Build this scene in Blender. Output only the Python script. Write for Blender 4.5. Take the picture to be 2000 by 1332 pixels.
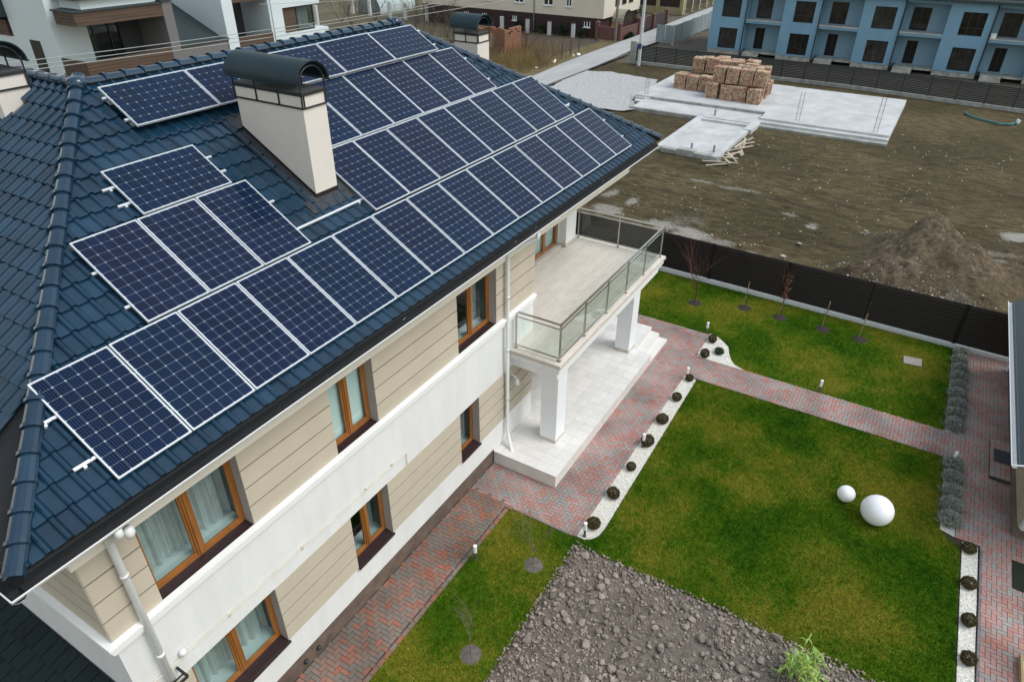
import bpy, bmesh, math, random
import numpy as np
from mathutils import Vector, Matrix, noise as mnoise

scene = bpy.context.scene
for o in list(bpy.data.objects):
    bpy.data.objects.remove(o)
rnd = random.Random(7)
nprng = np.random.default_rng(11)

# ------------------------------------------------------------------ camera
CAM = (-2.7081, -7.0931, 12.8270)
RGT = Vector((0.5165977, -0.8562092, 0.0057150))
DWN = Vector((-0.4600501, -0.2831903, -0.8415208))
FWD = Vector((0.7221362, 0.4320986, -0.5401945))
cam_data = bpy.data.cameras.new("camera")
cam = bpy.data.objects.new("camera", cam_data)
scene.collection.objects.link(cam)
cam.matrix_world = Matrix.Translation(CAM) @ Matrix((RGT, -DWN, -FWD)).transposed().to_4x4()
cam_data.sensor_width = 36.0
cam_data.lens = 23.994
cam_data.clip_end = 2000
scene.camera = cam

# ------------------------------------------------------------------ sky, sun, exposure
SUN_ELEV, SUN_AZ = math.radians(53), math.radians(-74)      # azimuth measured from +X towards +Y
world = bpy.data.worlds.new("World")
scene.world = world
world.use_nodes = True
wn = world.node_tree.nodes; wl = world.node_tree.links
sky = wn.new("ShaderNodeTexSky"); sky.sky_type = 'NISHITA'; sky.sun_disc = False
sky.sun_elevation = SUN_ELEV
sky.sun_rotation = math.pi / 2 - SUN_AZ
sky.air_density = 2.2; sky.dust_density = 1.0; sky.ozone_density = 1.0
hs = wn.new("ShaderNodeHueSaturation"); hs.inputs['Saturation'].default_value = 0.5
wl.new(sky.outputs['Color'], hs.inputs['Color'])
bg = wn['Background']; bg.inputs['Strength'].default_value = 0.14
wl.new(hs.outputs['Color'], bg.inputs['Color'])
sun_d = bpy.data.lights.new("sun", 'SUN'); sun_d.energy = 1.45; sun_d.angle = math.radians(28)
sun_d.color = (1.0, 0.975, 0.945)
sun = bpy.data.objects.new("sun", sun_d); scene.collection.objects.link(sun)
sd = Vector((math.cos(SUN_AZ) * math.cos(SUN_ELEV), math.sin(SUN_AZ) * math.cos(SUN_ELEV), math.sin(SUN_ELEV)))
sun.rotation_euler = sd.to_track_quat('Z', 'Y').to_euler()
sun.location = (0, -20, 40)
scene.view_settings.view_transform = 'Standard'
scene.view_settings.look = 'None'
scene.view_settings.exposure = 0.37
scene.view_settings.gamma = 1.0
scene.render.engine = 'CYCLES'
scene.cycles.max_bounces = 6
scene.cycles.transparent_max_bounces = 12

# ------------------------------------------------------------------ helpers
COL = scene.collection.objects
WLOC = {}

def wloc(o):
    return WLOC.get(o.name, Vector((0, 0, 0))) if o else Vector((0, 0, 0))

def tag(o, label=None, cat=None, group=None, kind=None):
    if label: o["label"] = label
    if cat: o["category"] = cat
    if group: o["group"] = group
    if kind: o["kind"] = kind
    return o

def empty(name, loc=(0, 0, 0), label=None, cat=None, group=None, mat=None):
    o = bpy.data.objects.new(name, None); COL.link(o)
    if mat is not None: o.matrix_world = mat
    else: o.location = loc
    o.empty_display_size = 0.2
    WLOC[o.name] = Vector(loc) if mat is None else mat.translation.copy()
    return tag(o, label, cat, group)

class MB:
    """collects shapes, links them as one mesh object"""
    def __init__(s): s.v = []; s.f = []; s.m = []; s.mi = 0
    def add(s, vs, fs):
        b = len(s.v); s.v.extend([tuple(p) for p in vs])
        for f in fs: s.f.append(tuple(b + i for i in f)); s.m.append(s.mi)
        return s
    def quad(s, a, b, c, d): return s.add([a, b, c, d], [(0, 1, 2, 3)])
    def box(s, x0, x1, y0, y1, z0, z1, skip=''):
        vs = [(x0, y0, z0), (x1, y0, z0), (x1, y1, z0), (x0, y1, z0), (x0, y0, z1), (x1, y0, z1), (x1, y1, z1), (x0, y1, z1)]
        F = {'b': (0, 3, 2, 1), 't': (4, 5, 6, 7), 'f': (0, 1, 5, 4), 'k': (2, 3, 7, 6), 'l': (3, 0, 4, 7), 'r': (1, 2, 6, 5)}
        return s.add(vs, [f for k, f in F.items() if k not in skip])
    def cbox(s, x0, x1, y0, y1, z0, z1, c=0.01):
        """box with a chamfered top edge"""
        vs = [(x0, y0, z0), (x1, y0, z0), (x1, y1, z0), (x0, y1, z0),
              (x0, y0, z1 - c), (x1, y0, z1 - c), (x1, y1, z1 - c), (x0, y1, z1 - c),
              (x0 + c, y0 + c, z1), (x1 - c, y0 + c, z1), (x1 - c, y1 - c, z1), (x0 + c, y1 - c, z1)]
        fs = [(8, 9, 10, 11)]
        for i in range(4):
            j = (i + 1) % 4
            fs += [(i, j, 4 + j, 4 + i), (4 + i, 4 + j, 8 + j, 8 + i)]
        return s.add(vs, fs)
    def prism(s, poly, d0, d1, axis='y'):
        """poly: 2D points; extruded along axis between d0 and d1"""
        def P(p, d):
            return {'y': (p[0], d, p[1]), 'x': (d, p[0], p[1]), 'z': (p[0], p[1], d)}[axis]
        n = len(poly)
        vs = [P(p, d0) for p in poly] + [P(p, d1) for p in poly]
        fs = [tuple(range(n)), tuple(range(2 * n - 1, n - 1, -1))]
        fs += [(i, i + n, (i + 1) % n + n, (i + 1) % n) for i in range(n)]
        return s.add(vs, fs)
    def tube(s, pts, r, n=8, cap=True):
        pts = [Vector(p) for p in pts]
        rs = r if isinstance(r, (list, tuple)) else [r] * len(pts)
        b = len(s.v); prev = None
        for i, p in enumerate(pts):
            t = (pts[min(i + 1, len(pts) - 1)] - pts[max(i - 1, 0)])
            if t.length < 1e-9: t = Vector((0, 0, 1))
            t.normalize()
            if prev is None:
                a = Vector((0, 0, 1)) if abs(t.z) < 0.9 else Vector((1, 0, 0))
                u = t.cross(a).normalized()
            else:
                u = (prev - t * prev.dot(t))
                u = u.normalized() if u.length > 1e-6 else t.orthogonal().normalized()
            prev = u; w = t.cross(u)
            for k in range(n):
                a = 2 * math.pi * k / n
                s.v.append(tuple(p + (u * math.cos(a) + w * math.sin(a)) * rs[i]))
        for i in range(len(pts) - 1):
            for k in range(n):
                a = b + i * n + k; c = b + i * n + (k + 1) % n
                s.f.append((a, c, c + n, a + n)); s.m.append(s.mi)
        if cap:
            s.f.append(tuple(b + k for k in range(n))[::-1]); s.m.append(s.mi)
            e = b + (len(pts) - 1) * n
            s.f.append(tuple(e + k for k in range(n))); s.m.append(s.mi)
        return s
    def lathe(s, cx, cy, prof, n=16):
        """prof: list of (r, z) from bottom to top"""
        b = len(s.v)
        for r, z in prof:
            for k in range(n):
                a = 2 * math.pi * k / n
                s.v.append((cx + r * math.cos(a), cy + r * math.sin(a), z))
        for i in range(len(prof) - 1):
            for k in range(n):
                a = b + i * n + k; c = b + i * n + (k + 1) % n
                s.f.append((a, c, c + n, a + n)); s.m.append(s.mi)
        s.f.append(tuple(b + k for k in range(n))[::-1]); s.m.append(s.mi)
        e = b + (len(prof) - 1) * n
        s.f.append(tuple(e + k for k in range(n))); s.m.append(s.mi)
        return s
    def beam(s, a, b, w, h=None):
        """rectangular bar between two points"""
        a, b = Vector(a), Vector(b); h = h or w
        t = (b - a).normalized()
        up = Vector((0, 0, 1)) if abs(t.z) < 0.95 else Vector((1, 0, 0))
        u = t.cross(up).normalized() * (w / 2); q = u.cross(t).normalized() * (h / 2)
        vs = [a - u - q, a + u - q, a + u + q, a - u + q, b - u - q, b + u - q, b + u + q, b - u + q]
        return s.add(vs, [(0, 1, 2, 3), (7, 6, 5, 4), (0, 4, 5, 1), (1, 5, 6, 2), (2, 6, 7, 3), (3, 7, 4, 0)])
    def mesh(s, name, mats, off=(0, 0, 0), smooth=False):
        me = bpy.data.meshes.new(name)
        ox, oy, oz = off
        me.from_pydata([(x - ox, y - oy, z - oz) for x, y, z in s.v], [], s.f)
        for m in (mats if isinstance(mats, (list, tuple)) else [mats]): me.materials.append(m)
        if any(s.m): me.polygons.foreach_set("material_index", s.m)
        if smooth: me.polygons.foreach_set("use_smooth", [True] * len(s.f))
        me.update()
        return me
    def build(s, name, mats, parent=None, smooth=False, **kw):
        """verts are world coordinates; a top-level mesh sits at its own base"""
        if parent is not None:
            loc = wloc(parent)
            o = bpy.data.objects.new(name, s.mesh(name, mats, loc, smooth)); COL.link(o)
            o.parent = parent; WLOC[o.name] = Vector(loc)
        else:
            a = np.array(s.v); lo = a.min(0); hi = a.max(0)
            loc = ((lo[0] + hi[0]) / 2, (lo[1] + hi[1]) / 2, lo[2])
            o = bpy.data.objects.new(name, s.mesh(name, mats, loc, smooth)); COL.link(o)
            o.location = loc; WLOC[o.name] = Vector(loc)
        return tag(o, **kw)

def inst(name, me, parent=None, loc=(0, 0, 0), mat=None, **kw):
    """object sharing mesh data; loc/mat relative to the parent"""
    o = bpy.data.objects.new(name, me); COL.link(o)
    if parent is not None: o.parent = parent
    if mat is not None: o.matrix_local = mat
    else: o.location = loc
    WLOC[o.name] = (wloc(parent) + Vector(loc))
    return tag(o, **kw)

def fix_normals(o):
    bm = bmesh.new(); bm.from_mesh(o.data); bmesh.ops.recalc_face_normals(bm, faces=bm.faces); bm.to_mesh(o.data); bm.free()

# ------------------------------------------------------------------ materials
MATS = {}
def rgb(*c): return (c[0], c[1], c[2], 1.0)

def M(name, col, rough=0.6, var=0.12, scale=3.0, bump=0.0, bscale=60.0, metal=0.0, coat=0.0, spec=0.5, col2=None, det=4.0, rnd_amt=0.0, obj=False, stretch=None):
    """plain procedural surface: base colour varied by noise, optional fine relief, optional per-piece variation"""
    m = bpy.data.materials.new(name); m.use_nodes = True
    nt = m.node_tree; n = nt.nodes; l = nt.links
    b = n['Principled BSDF']
    b.inputs['Roughness'].default_value = rough
    b.inputs['Metallic'].default_value = metal
    b.inputs['Coat Weight'].default_value = coat
    b.inputs['Specular IOR Level'].default_value = spec
    g = n.new("ShaderNodeNewGeometry")
    src = g.outputs['Position']
    if obj:
        tc = n.new("ShaderNodeTexCoord"); src = tc.outputs['Object']
    if stretch:
        mp = n.new("ShaderNodeMapping"); mp.inputs['Scale'].default_value = stretch
        l.new(src, mp.inputs['Vector']); src = mp.outputs['Vector']
    nz = n.new("ShaderNodeTexNoise"); nz.inputs['Scale'].default_value = scale; nz.inputs['Detail'].default_value = det
    nz.inputs['Roughness'].default_value = 0.65
    l.new(src, nz.inputs['Vector'])
    rp = n.new("ShaderNodeValToRGB")
    c1 = col; c2 = col2
    if c2 is None:
        c2 = tuple(min(1, x * (1 + var)) for x in col); c1 = tuple(x * (1 - var) for x in col)
    rp.color_ramp.elements[0].position = 0.3; rp.color_ramp.elements[0].color = rgb(*c1)
    rp.color_ramp.elements[1].position = 0.7; rp.color_ramp.elements[1].color = rgb(*c2)
    l.new(nz.outputs['Fac'], rp.inputs['Fac'])
    out = rp.outputs['Color']
    if rnd_amt:
        oi = n.new("ShaderNodeObjectInfo"); ad = n.new("ShaderNodeMath"); ad.operation = 'ADD'
        l.new(oi.outputs['Random'], ad.inputs[0]); l.new(g.outputs['Random Per Island'], ad.inputs[1])
        fr = n.new("ShaderNodeMath"); fr.operation = 'FRACT'; l.new(ad.outputs[0], fr.inputs[0])
        mr = n.new("ShaderNodeMapRange"); mr.inputs['To Min'].default_value = 1 - rnd_amt; mr.inputs['To Max'].default_value = 1 + rnd_amt
        l.new(fr.outputs[0], mr.inputs['Value'])
        hv = n.new("ShaderNodeHueSaturation"); l.new(out, hv.inputs['Color']); l.new(mr.outputs['Result'], hv.inputs['Value'])
        out = hv.outputs['Color']
    l.new(out, b.inputs['Base Color'])
    if bump:
        n2 = n.new("ShaderNodeTexNoise"); n2.inputs['Scale'].default_value = bscale; n2.inputs['Detail'].default_value = 5
        l.new(src, n2.inputs['Vector'])
        bp = n.new("ShaderNodeBump"); bp.inputs['Strength'].default_value = bump; bp.inputs['Distance'].default_value = 0.02
        l.new(n2.outputs['Fac'], bp.inputs['Height']); l.new(bp.outputs['Normal'], b.inputs['Normal'])
    MATS[name] = m
    return m

def glass(name, tint=(0.9, 0.97, 0.95), refl=1.0):
    m = bpy.data.materials.new(name); m.use_nodes = True
    n = m.node_tree.nodes; l = m.node_tree.links
    for x in list(n):
        if x.type == 'BSDF_PRINCIPLED': n.remove(x)
    t = n.new("ShaderNodeBsdfTransparent"); t.inputs['Color'].default_value = rgb(*tint)
    gl = n.new("ShaderNodeBsdfGlossy"); gl.inputs['Roughness'].default_value = 0.02
    lw = n.new("ShaderNodeLayerWeight"); lw.inputs['Blend'].default_value = 0.5
    pw = n.new("ShaderNodeMath"); pw.operation = 'POWER'; pw.inputs[1].default_value = 5.0; l.new(lw.outputs['Facing'], pw.inputs[0])
    mu = n.new("ShaderNodeMath"); mu.operation = 'MULTIPLY_ADD'; mu.inputs[1].default_value = .92 * refl; mu.inputs[2].default_value = .045 * refl; mu.use_clamp = True
    l.new(pw.outputs[0], mu.inputs[0])
    mx = n.new("ShaderNodeMixShader"); l.new(mu.outputs[0], mx.inputs[0]); l.new(t.outputs[0], mx.inputs[1]); l.new(gl.outputs[0], mx.inputs[2])
    l.new(mx.outputs[0], n['Material Output'].inputs['Surface'])
    MATS[name] = m
    return m

white = M('white_plaster', (0.735, 0.735, 0.725), 0.75, 0.055, 1.9, 0.08, 120, stretch=(1.6, 1.6, .25))
cream = M('cream_plaster', (0.76, 0.70, 0.62), 0.8, 0.03, 1.5, 0.1, 120)
beige = M('beige_board', (0.52, 0.46, 0.365), 0.8, 0.05, 1.3, 0.12, 150, rnd_amt=0.03)
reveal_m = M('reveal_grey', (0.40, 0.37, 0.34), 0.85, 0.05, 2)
plinth_m = M('plinth_stone', (0.135, 0.10, 0.078), 0.6, 0.35, 3, 0.2, 30)
wood_fr = M('window_wood', (0.30, 0.115, 0.025), 0.4, 0.25, 6, 0, 50, stretch=(1, 1, 0.15))
sill_m = M('sill_metal', (0.030, 0.016, 0.017), 0.3, 0.1, 4)
curtain_m = M('curtain', (0.52, 0.53, 0.52), 0.9, 0.12, 5)
blind_m = M('blind', (0.70, 0.74, 0.72), 0.8, 0.03, 4)
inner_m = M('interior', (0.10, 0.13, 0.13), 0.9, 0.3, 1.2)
inner_sill = M('inner_sill', (0.62, 0.68, 0.66), 0.6, 0.05)
tile_m = M('roof_tile_glaze', (0.009, 0.034, 0.064), 0.17, 0.25, 2.0, 0.03, 200, rnd_amt=0.2, spec=0.48)
cap_m = M('ridge_cap_glaze', (0.009, 0.032, 0.060), 0.14, 0.15, 3.0, 0.0, 80, rnd_amt=0.15, spec=0.65)
deck_m = M('roof_deck', (0.012, 0.014, 0.017), 0.9, 0.2)
gut_w = M('gutter_white', (0.74, 0.75, 0.75), 0.35, 0.06, 6)
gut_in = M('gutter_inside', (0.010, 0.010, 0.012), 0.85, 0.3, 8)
lead_m = M('lead_flashing', (0.024, 0.028, 0.033), 0.32, 0.4, 9, 0.5, 22)
hood_m = M('hood_metal', (0.009, 0.026, 0.034), 0.5, 0.12, 2.5, spec=.3)
iron_m = M('iron_frame', (0.016, 0.020, 0.022), 0.5, 0.2, 5)
chim_m = M('chimney_plaster', (0.70, 0.65, 0.59), 0.85, 0.03, 2, 0.1, 150)
alu = M('aluminium', (0.72, 0.74, 0.76), 0.38, 0.05, 8, metal=0.55)
steel = M('stainless', (0.50, 0.48, 0.44), 0.25, 0.12, 5, metal=0.9)
glass_rail = glass('railing_glass', (0.93, 0.97, 0.955), 1.0)
glass_win = glass('window_glass', (0.76, 0.87, 0.865), 1.4)
concrete = M('concrete', (0.48, 0.49, 0.49), 0.85, 0.18, 0.7, 0.2, 25)
concrete_d = M('concrete_dark', (0.30, 0.31, 0.29), 0.9, 0.35, 1.5, 0.3, 20)
# ------------------------------------------------------------------ main house
PHI = math.radians(30.949); TP = math.tan(PHI); CP = math.cos(PHI); SP = math.sin(PHI)
YF = 0.40                                    # facade plane
house = empty('house', (8, 3, 0), 'two storey cream and beige house with dark tiled hip roof carrying solar panels', 'house')

# openings of the garden facade: (x0, x1, z0, z1, style)
WIN = [(0.07, 1.74, 4.33, 5.86, 'curtain'), (3.67, 4.79, 4.31, 5.87, 'blind'), (7.49, 9.06, 4.33, 5.87, 'bare'),
       (0.07, 1.77, 1.23, 2.70, 'curtain'), (3.69, 4.80, 1.23, 2.69, 'bare'), (7.43, 8.24, 1.24, 2.69, 'bare1')]

def wall_front(x0, x1, z0, z1, y, ops, depth, wm, rm):
    xs = sorted({x0, x1, *[o[0] for o in ops], *[o[1] for o in ops]})
    zs = sorted({z0, z1, *[o[2] for o in ops], *[o[3] for o in ops]})
    b = MB()
    for i in range(len(xs) - 1):
        for j in range(len(zs) - 1):
            cx, cz = (xs[i] + xs[i + 1]) / 2, (zs[j] + zs[j + 1]) / 2
            if any(o[0] < cx < o[1] and o[2] < cz < o[3] for o in ops): continue
            b.quad((xs[i], y, zs[j]), (xs[i + 1], y, zs[j]), (xs[i + 1], y, zs[j + 1]), (xs[i], y, zs[j + 1]))
    b.mi = 1
    for o in ops:
        a, c, d, e = o[:4]; yb = y + depth
        b.quad((a, y, d), (a, yb, d), (a, yb, e), (a, y, e))
        b.quad((c, yb, d), (c, y, d), (c, y, e), (c, yb, e))
        b.quad((a, y, e), (a, yb, e), (c, yb, e), (c, y, e))
        b.quad((a, yb, d), (a, y, d), (c, y, d), (c, yb, d))
    return b

wb = wall_front(-0.70, 10.88, 0.53, 6.55, YF, WIN, 0.26, white, reveal_m)
wb.mi = 0
wb.quad((8.9, YF, .44), (10.88, YF, .44), (10.88, YF, .53), (8.9, YF, .53))
# left end wall, recess walls, far end wall
wb.quad((-0.70, 11.2, 0), (-0.70, YF, 0), (-0.70, YF, 6.55), (-0.70, 11.2, 6.55))
wb.quad((10.88, YF, 0.45), (10.88, 2.30, 0.45), (10.88, 2.30, 6.55), (10.88, YF, 6.55))
wb.quad((16.60, 2.30, 0), (16.60, 11.2, 0), (16.60, 11.2, 6.55), (16.60, 2.30, 6.55))
wb.quad((16.60, 11.2, 0), (-0.7, 11.2, 0), (-0.7, 11.2, 6.55), (16.6, 11.2, 6.55))
LOG = [(14.25, 15.88, 3.30, 5.62)]
w2 = wall_front(10.88, 16.60, 0.45, 6.55, 2.30, LOG, 0.12, white, reveal_m)
b0 = len(wb.v); wb.v += w2.v; wb.f += [tuple(i + b0 for i in f) for f in w2.f]; wb.m += w2.m
wall = wb.build('wall', [white, reveal_m], house)
# pier at the far corner of the loggia
pb = MB().box(15.92, 16.63, 2.02, 2.297, 3.27, 6.5); pb.build('pier', white, house)
MB().box(15.905, 16.645, 2.005, 2.296, 3.27, 3.37).build('pier_base', M('skirting', (0.55, 0.50, 0.42), 0.6), house)
# plinth
MB().box(-0.68, 8.9, YF + 0.02, YF + 0.3, 0, 0.53, 'k').build('plinth', plinth_m, house)
# sloped cap of the white base over the plinth
# belt cornice, crown cornice
cb = MB()
def strip(b, prof, x0, x1):
    """profile (y, z) swept along the facade and round the near corner"""
    n = len(prof)
    for i in range(n - 1):
        (ya, za), (yb, zb) = prof[i], prof[i + 1]
        xa, xb = -0.70 - (YF - ya), -0.70 - (YF - yb)
        b.quad((xa, ya, za), (x1, ya, za), (x1, yb, zb), (xb, yb, zb))
        b.quad((xa, 11.2, za), (xa, ya, za), (xb, yb, zb), (xb, 11.2, zb))
strip(cb, [(YF - .002, 4.13), (0.345, 4.15), (0.345, 4.20), (0.315, 4.215), (0.315, 4.29), (0.29, 4.30), (0.29, 4.345), (YF - .002, 4.362)], -0.7, 10.88)
cb.quad((10.88, YF, 4.13), (10.88, YF, 4.36), (10.88, 0.29, 4.345), (10.88, 0.315, 4.15))
cb.build('belt_cornice', M('cornice_white', (0.84, 0.84, 0.83), 0.6, 0.02), house)
kb = MB()
strip(kb, [(YF - .002, 5.885), (0.33, 5.90), (0.33, 6.02), (0.30, 6.04), (0.30, 6.36), (0.22, 6.44), (-0.02, 6.48)], -0.7, 16.6)
kb.quad((-1.40, -0.05, 6.48), (17.4, -0.05, 6.48), (17.4, 0.6, 6.481), (-1.40, 0.6, 6.481))
kb.quad((-1.40, -0.05, 6.479), (-1.40, 11.9, 6.479), (-0.6, 11.9, 6.48), (-0.6, -0.05, 6.48))
kb.build('crown_cornice', M('crown_cream', (0.76, 0.71, 0.62), 0.65, 0.04, 1.5), house)
# beige boards with grooves, one object each
def boards(x0, x1, z0, z1, rows, y=YF, t=0.015, skip=()):
    h = (z1 - z0) / rows
    for r in range(rows):
        a, c = z0 + r * h + (0.013 if r else 0), z0 + (r + 1) * h - (0.013 if r < rows - 1 else 0)
        segs = [x0]
        for o in WIN:
            if o[2] < (a + c) / 2 < o[3] + 0.05 and x0 < o[0] < x1: segs += [o[0], o[1]]
        segs.append(x1)
        for i in range(0, len(segs) - 1, 2):
            b = MB(); p, q = segs[i], segs[i + 1]; k = 0.012
            yo = y - t; yi = y - 0.004
            k = .004; vs = [(p, yi, a), (q, yi, a), (q, yi, c), (p, yi, c), (p, yo, a + k), (q, yo, a + k), (q, yo, c), (p, yo, c)]
            b.add(vs, [(4, 5, 6, 7), (0, 1, 5, 4), (2, 3, 7, 6), (3, 0, 4, 7), (1, 2, 6, 5)])
            b.build('facade_board', beige, house)
groove_m = M('groove', (0.17, 0.145, 0.115), .9, .1, 3)
for za, zb_ in ((4.362, 5.885), (1.24, 2.70)):
    xs_ = [-0.70]
    for o in WIN:
        if za - .1 < o[2] < zb_: xs_ += [o[0], o[1]]
    xs_.append(10.875)
    for i in range(0, len(xs_), 2): MB().quad((xs_[i], YF - .003, za), (xs_[i + 1], YF - .003, za), (xs_[i + 1], YF - .003, zb_), (xs_[i], YF - .003, zb_)).build('board_backing', groove_m, house)
    MB().quad((-.703, 11, za), (-.703, YF - .003, za), (-.703, YF - .003, zb_), (-.703, 11, zb_)).build('board_backing', groove_m, house)
boards(-0.70, 10.875, 4.362, 5.885, 4)
boards(-0.70, 10.875, 1.24, 2.70, 4)
for (za, zb) in ((4.362, 5.885), (1.24, 2.70)):
    h = (zb - za) / 4
    for r in range(4):
        a, c = za + r * h + (0.013 if r else 0), za + (r + 1) * h - (0.013 if r < 3 else 0)
        b = MB(); xo = -0.715; xi = -0.704
        k = .004; vs = [(xi, 0.385, a), (xi, 11, a), (xi, 11, c), (xi, 0.385, c), (xo, 0.385, a + k), (xo, 11, a + k), (xo, 11, c), (xo, 0.385, c)]
        b.add(vs, [(5, 4, 7, 6), (1, 0, 4, 5), (3, 2, 6, 7), (0, 3, 7, 4), (2, 1, 5, 6)])
        b.build('facade_board', beige, house)

def wavy(x0, x1, y, z0, z1, n, amp, seed):
    r = random.Random(seed); b = MB(); k = n * 6
    row = []
    for i in range(k + 1):
        t = i / k
        row.append((x0 + (x1 - x0) * t, y + amp * math.sin(t * n * 2 * math.pi + r.random() * 0.5) + amp * 0.4 * math.sin(t * 7 * math.pi)))
    for i in range(k):
        (xa, ya), (xb, yb) = row[i], row[i + 1]
        b.quad((xa, ya, z0), (xb, yb, z0), (xb, yb, z1), (xa, ya, z1))
    return b

def window(o, parent=house, y=YF + 0.19, sill=True):
    x0, x1, z0, z1, st = o
    fw = 0.065; d = 0.06; zb = z0 + 0.045
    b = MB()
    b.box(x0 + .002, x0 + fw, y, y + d, zb, z1); b.box(x1 - fw, x1 - .002, y, y + d, zb, z1)
    b.box(x0 + fw, x1 - fw, y, y + d, zb, zb + fw); b.box(x0 + fw, x1 - fw, y, y + d, z1 - fw, z1)
    panes = []
    if st == 'bare1': panes = [(x0 + fw, x1 - fw)]
    else:
        xm = (x0 + x1) / 2
        b.box(xm - 0.055, xm + 0.055, y - 0.012, y + d, zb + fw, z1 - fw)
        b.box(xm - 0.02, xm + 0.02, y - 0.03, y - 0.012, zb + fw, z1 - fw)
        panes = [(x0 + fw, xm - 0.055), (xm + 0.055, x1 - fw)]
    # sash rims
    for a, c in panes:
        b.box(a, a + 0.035, y + 0.008, y + d - .01, zb + fw, z1 - fw); b.box(c - 0.035, c, y + 0.008, y + d - .01, zb + fw, z1 - fw)
        b.box(a + .035, c - .035, y + 0.008, y + d - .01, zb + fw, zb + fw + 0.035); b.box(a + .035, c - .035, y + 0.008, y + d - .01, z1 - fw - 0.035, z1 - fw)
    w = b.build('window', wood_fr, parent)
    for a, c in panes:
        MB().quad((a + .035, y + 0.03, zb + fw + .035), (c - .035, y + 0.03, zb + fw + .035), (c - .035, y + 0.03, z1 - fw - .035), (a + .035, y + 0.03, z1 - fw - .035)).build('pane', glass_win, w)
    if sill:
        s = MB(); yo = YF - 0.055
        s.add([(x0 + .003, y, zb), (x1 - .003, y, zb), (x1 - .003, YF, z0 + 0.012), (x0 + .003, YF, z0 + 0.012)], [(3, 2, 1, 0)])
        s.add([(x0 - .02, YF - .03, z0 + 0.010), (x1 + .02, YF - .03, z0 + 0.010), (x1 + .02, yo, z0 + .003), (x0 - .02, yo, z0 + .003), (x0 - .02, yo, z0 - 0.035), (x1 + .02, yo, z0 - 0.035)], [(3, 2, 1, 0), (3, 4, 5, 2)])
        s.add([(x0 + .003, YF, z0 + .012), (x1 - .003, YF, z0 + .012), (x1 + .02, YF - .03, z0 + .010), (x0 - .02, YF - .03, z0 + .010)], [(3, 2, 1, 0)])
        s.build('sill', sill_m, w)
    # room behind
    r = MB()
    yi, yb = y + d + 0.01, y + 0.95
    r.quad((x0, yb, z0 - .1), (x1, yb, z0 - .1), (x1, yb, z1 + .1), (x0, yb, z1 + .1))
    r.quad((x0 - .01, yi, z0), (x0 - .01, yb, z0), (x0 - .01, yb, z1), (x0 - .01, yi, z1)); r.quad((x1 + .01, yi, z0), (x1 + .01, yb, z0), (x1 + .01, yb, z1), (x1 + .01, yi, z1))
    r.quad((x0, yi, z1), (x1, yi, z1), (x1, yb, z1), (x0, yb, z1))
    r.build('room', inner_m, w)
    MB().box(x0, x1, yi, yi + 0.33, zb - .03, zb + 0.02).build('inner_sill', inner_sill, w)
    if st == 'curtain':
        wavy(x0 - .05, x1 + .05, yi + 0.30, zb - 0.3, z1, 11, 0.035, int(x0 * 10 + z0)).build('curtain', curtain_m, w, smooth=True)
    elif st == 'blind':
        bl = MB(); nz = 34
        for i in range(nz):
            za = zb + .06 + (z1 - zb - .08) * i / nz
            bl.quad((x0 + .07, yi + .02, za), (x1 - .07, yi + .02, za), (x1 - .07, yi + .045, za + .042), (x0 + .07, yi + .045, za + .042))
        bl.build('blind', blind_m, w)
    else:
        wavy(x0 + .02, x0 + (x1 - x0) * .26, yi + 0.30, zb - 0.3, z1, 4, 0.03, 3).build('curtain', curtain_m, w, smooth=True)
        wavy(x1 - (x1 - x0) * .24, x1, yi + 0.30, zb - 0.3, z1, 4, 0.03, 4).build('curtain', curtain_m, w, smooth=True)
    return w
for o in WIN: window(o)
# loggia glazed door
lx0, lx1, lz0, lz1 = LOG[0]; ly = 2.36
b = MB(); lm = (lx0 + lx1) / 2
for a, c in ((lx0, lx0 + .08), (lm - .07, lm + .07), (lx1 - .08, lx1)): b.box(a, c, ly, ly + .06, lz0, lz1)
for a, c in ((lz0, lz0 + .09), (4.92, 5.02), (lz1 - .08, lz1)):
    b.box(lx0 + .08, lm - .07, ly + .003, ly + .057, a, c); b.box(lm + .07, lx1 - .08, ly + .003, ly + .057, a, c)
dr = b.build('balcony_door', wood_fr, house)
for a, c in ((lx0 + .08, lm - .07), (lm + .07, lx1 - .08)):
    for d, e in ((lz0 + .09, 4.92), (5.02, lz1 - .08)):
        MB().quad((a, ly + .03, d), (c, ly + .03, d), (c, ly + .03, e), (a, ly + .03, e)).build('pane', glass_win, dr)
wavy(lx0 + .02, lx1 - .02, ly + .12, lz0, lz1, 9, .03, 8).build('curtain', M('sheer', (0.72, 0.73, 0.73), 0.9, .1, 5), dr, smooth=True)
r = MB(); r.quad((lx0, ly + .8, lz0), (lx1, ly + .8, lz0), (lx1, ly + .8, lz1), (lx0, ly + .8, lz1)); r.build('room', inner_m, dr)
MB().box(lx0 - .02, lx1 + .02, 2.16, 2.298, 3.262, 3.30).build('door_step', M('step_tile', (0.60, 0.55, 0.48), .6), house)

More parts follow.
